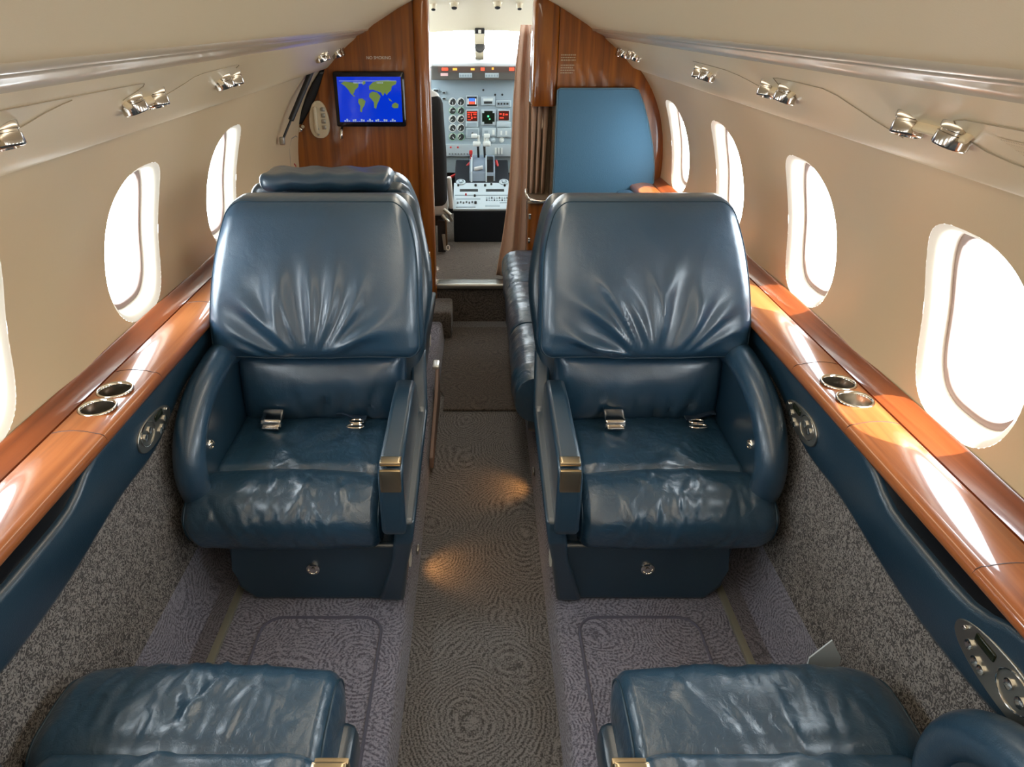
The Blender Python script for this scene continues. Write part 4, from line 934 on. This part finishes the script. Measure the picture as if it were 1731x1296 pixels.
# pedestal
pd = thing('center_pedestal', 'light grey pedestal with levers, radios and switches between the pilot seats', 'pedestal', (0.03, 4.6, 0.2))
mb = MB(); mb.prism([(4.36, 0.20), (4.36, 0.395), (4.62, 0.500), (4.95, 0.60), (5.0, 0.20)], lambda y, z: (-0.165, y, z), lambda y, z: (0.185, y, z)); body = mb.build('body', nmat('dark_navy_carpet', (0.003, 0.006, 0.011), 0.95), pd, bevel=0.008)
def ped(x, s_, up=0.0):
    """s_ 0 at the aft end of the top, 1 at the throttle quadrant"""
    if s_ < 1: return Vector((x, 4.36+0.26*s_, 0.397+0.105*s_+up))
    return Vector((x, 4.62+0.33*(s_-1), 0.502+0.10*(s_-1)+up))
mb = MB(); mb.prism([(-0.168, 0), (0.188, 0), (0.188, 1), (-0.168, 1)], lambda x, s_: ped(x, s_, 0.0), lambda x, s_: ped(x, s_, 0.010)); tp = mb.build('radio_plate', GREYL, pd)
def pbox(x0, x1, s0, s1, mat, nm, h=0.004, par=None, base=0.010):
    mb = MB(); mb.prism([(x0, s0), (x1, s0), (x1, s1), (x0, s1)], lambda x, s_: ped(x, s_, base), lambda x, s_: ped(x, s_, base+h)); return mb.build(nm, mat, par or tp)
for (a, b) in ((-0.13, -0.015), (0.035, 0.15)): pbox(a, b, 0.66, 0.74, GK, 'display')
for (a, b, s_) in ((-0.16, 0.18, 0.50), (-0.15, -0.0, 0.36), (-0.15, -0.03, 0.06), (0.03, 0.12, 0.10), (0.12, 0.18, 0.22)): pbox(a, b, s_, s_+0.035, GREY, 'slot', 0.002)
for r_ in range(2):
    for i in range(9): pbox(0.035+i*0.016, 0.044+i*0.016, 0.30+0.09*r_, 0.35+0.09*r_, GREY if (i+r_) % 3 else GK, 'key', 0.003)
for i in range(7): pbox(-0.145+i*0.018, -0.135+i*0.018, 0.20+0.02*(i % 2), 0.26+0.02*(i % 2), GK, 'key', 0.003)
for (x, s_, r_) in ((-0.03, 0.22, 0.009), (-0.035, 0.48, 0.007), (-0.14, 0.88, 0.007), (-0.03, 0.88, 0.008), (0.03, 0.88, 0.008), (0.07, 0.93, 0.007), (0.155, 0.88, 0.008), (-0.09, 0.52, 0.006)):
    mb = MB(); mb.lathe(ped(x, s_, 0.008), (0, -0.35, 1), [(r_, 0), (r_*0.9, 0.014), (r_*0.5, 0.016)], 14); mb.build('knob', GK if x != -0.09 else RED, tp)
for x in (-0.125, 0.15):
    mb = MB(); mb.lathe(ped(x, 1.02, 0.004), (0, -0.4, 1), [(0.030, 0), (0.030, 0.012), (0.022, 0.014), (0.021, 0.006), (0.012, 0.006), (0.010, 0.018), (0.001, 0.018)], 24); mb.build('tilt_knob', GREYL, pd)
# throttle quadrant
mb = MB(); mb.prism([(4.66, 0.50), (4.69, 0.56), (4.78, 0.615), (4.92, 0.635), (4.98, 0.60), (4.98, 0.50)], lambda y, z: (-0.07, y, z), lambda y, z: (0.095, y, z)); qd = mb.build('quadrant', nmat('quadrant_blue_grey', (0.17, 0.22, 0.28), 0.4), pd, bevel=0.004)
mb = MB(); mb.prism([(4.655, 0.505), (4.70, 0.57), (4.79, 0.625), (4.86, 0.635), (4.86, 0.52)], lambda y, z: (0.042, y, z), lambda y, z: (0.084, y, z)); mb.build('lever_slot', BLACKV, qd)
mb = MB(); mb.prism([(4.65, 0.507), (4.69, 0.57), (4.78, 0.628), (4.86, 0.642), (4.86, 0.50)], lambda y, z: (-0.062, y, z), lambda y, z: (-0.052, y, z)); mb.prism([(4.65, 0.507), (4.69, 0.57), (4.78, 0.628), (4.86, 0.642), (4.86, 0.50)], lambda y, z: (0.034, y, z), lambda y, z: (0.042, y, z)); mb.build('side_rail', GREYL, qd)
mb = MB(); mb.rbox((-0.012, 4.72, 0.585), (0.028, 0.018, 0.010), 0.004, (5,5,4), lambda x, y, z: (x, y, z+0.2*x)); mb.build('trim_lever', nmat('worn_white', (0.55, 0.56, 0.56), 0.4), qd)
for x in (-0.012, 0.030):
    mb = MB(); mb.tube([(x, 4.87, 0.62), (x-0.004, 4.86, 0.70)], 0.008, 8); lv = mb.build('throttle_lever', BLACKV, qd)
    mb = MB(); mb.rbox((x+(0.012 if x > 0 else -0.012), 4.86, 0.715), (0.026, 0.02, 0.016), 0.010, (7,5,5)); mb.rbox((x+(0.012 if x > 0 else -0.028), 4.855, 0.765), (0.020, 0.016, 0.014), 0.008, (6,5,5)); mb.rbox((x, 4.86, 0.74), (0.008, 0.012, 0.03), 0.006, (4,4,5)); mb.build('grip', WD, lv)
mb = MB(); mb.tube([(-0.06, 4.84, 0.62), (-0.062, 4.83, 0.655)], 0.007, 8); mb.rbox((-0.062, 4.83, 0.665), (0.011, 0.011, 0.015), 0.006, (5,5,5)); mb.build('red_lever', RED, qd)
# left pilot seat
ps = thing('pilot_seat', 'black pilot seat with a white sheepskin cover left of the pedestal', 'seat', (-0.34, 4.25, 0.2))
mb = MB(); mb.rbox((-0.335, 4.12, 0.78), (0.145, 0.05, 0.30), 0.045, (10, 8, 12), lambda x, y, z: (x*(1-0.10*max(0, z/0.3)), y-0.05*z, z)); mb.build('backrest', nmat('black_cloth', (0.010, 0.010, 0.011), 0.9), ps)
mb = MB(); mb.rbox((-0.330, 4.13, 1.09), (0.115, 0.055, 0.05), 0.045, (14, 8, 8), lambda x, y, z: (x, y, z-0.05*max(0, x/0.1)**1.5+0.008*sin(x*70))); mb.build('sheepskin_cover', SHEEP, ps)
mb = MB(); mb.rbox((-0.34, 4.34, 0.47), (0.15, 0.22, 0.05), 0.03, (8, 8, 6)); mb.build('seat_cushion', SHEEP, ps)
mb = MB(); mb.rbox((-0.175, 4.16, 0.55), (0.014, 0.03, 0.09), 0.012, (6,6,8), lambda x, y, z: (x-0.06*z, y, z)); mb.build('armrest', SHEEP, ps)
mb = MB(); mb.box(-0.46, -0.22, 4.15, 4.5, 0.36, 0.42); mb.box(-0.25, -0.205, 4.1, 4.16, 0.215, 0.40); mb.build('seat_frame', BLACKV, ps)
mb = MB()
for (a, b, r_) in (((-0.21, 4.09, 0.47), (-0.17, 4.08, 0.44), .010), ((-0.22, 4.08, 0.44), (-0.185, 4.07, 0.40), .012), ((-0.215, 4.07, 0.33), (-0.205, 4.06, 0.24), .010), ((-0.19, 4.09, 0.46), (-0.165, 4.1, 0.40), .008)): mb.tube([a, b], r_, 8)
mb.build('adjustment_lever', BRUSH, ps)
mb = MB(); mb.tube([(-0.198, 4.04, 0.42), (-0.195, 4.04, 0.30), (-0.196, 4.04, 0.27)], 0.005, 8); mb.build('harness_strap', nmat('webbing_brown', (0.10, 0.05, 0.02), 0.8), ps)
mb = MB(); pts = [(-0.188+0.009*cos(a_), 4.03, 0.262+0.014*sin(a_)) for a_ in [2*pi*i/16 for i in range(16)]]; mb.tube(pts, 0.003, 6, closed=True); mb.build('buckle', WHITEP, ps)
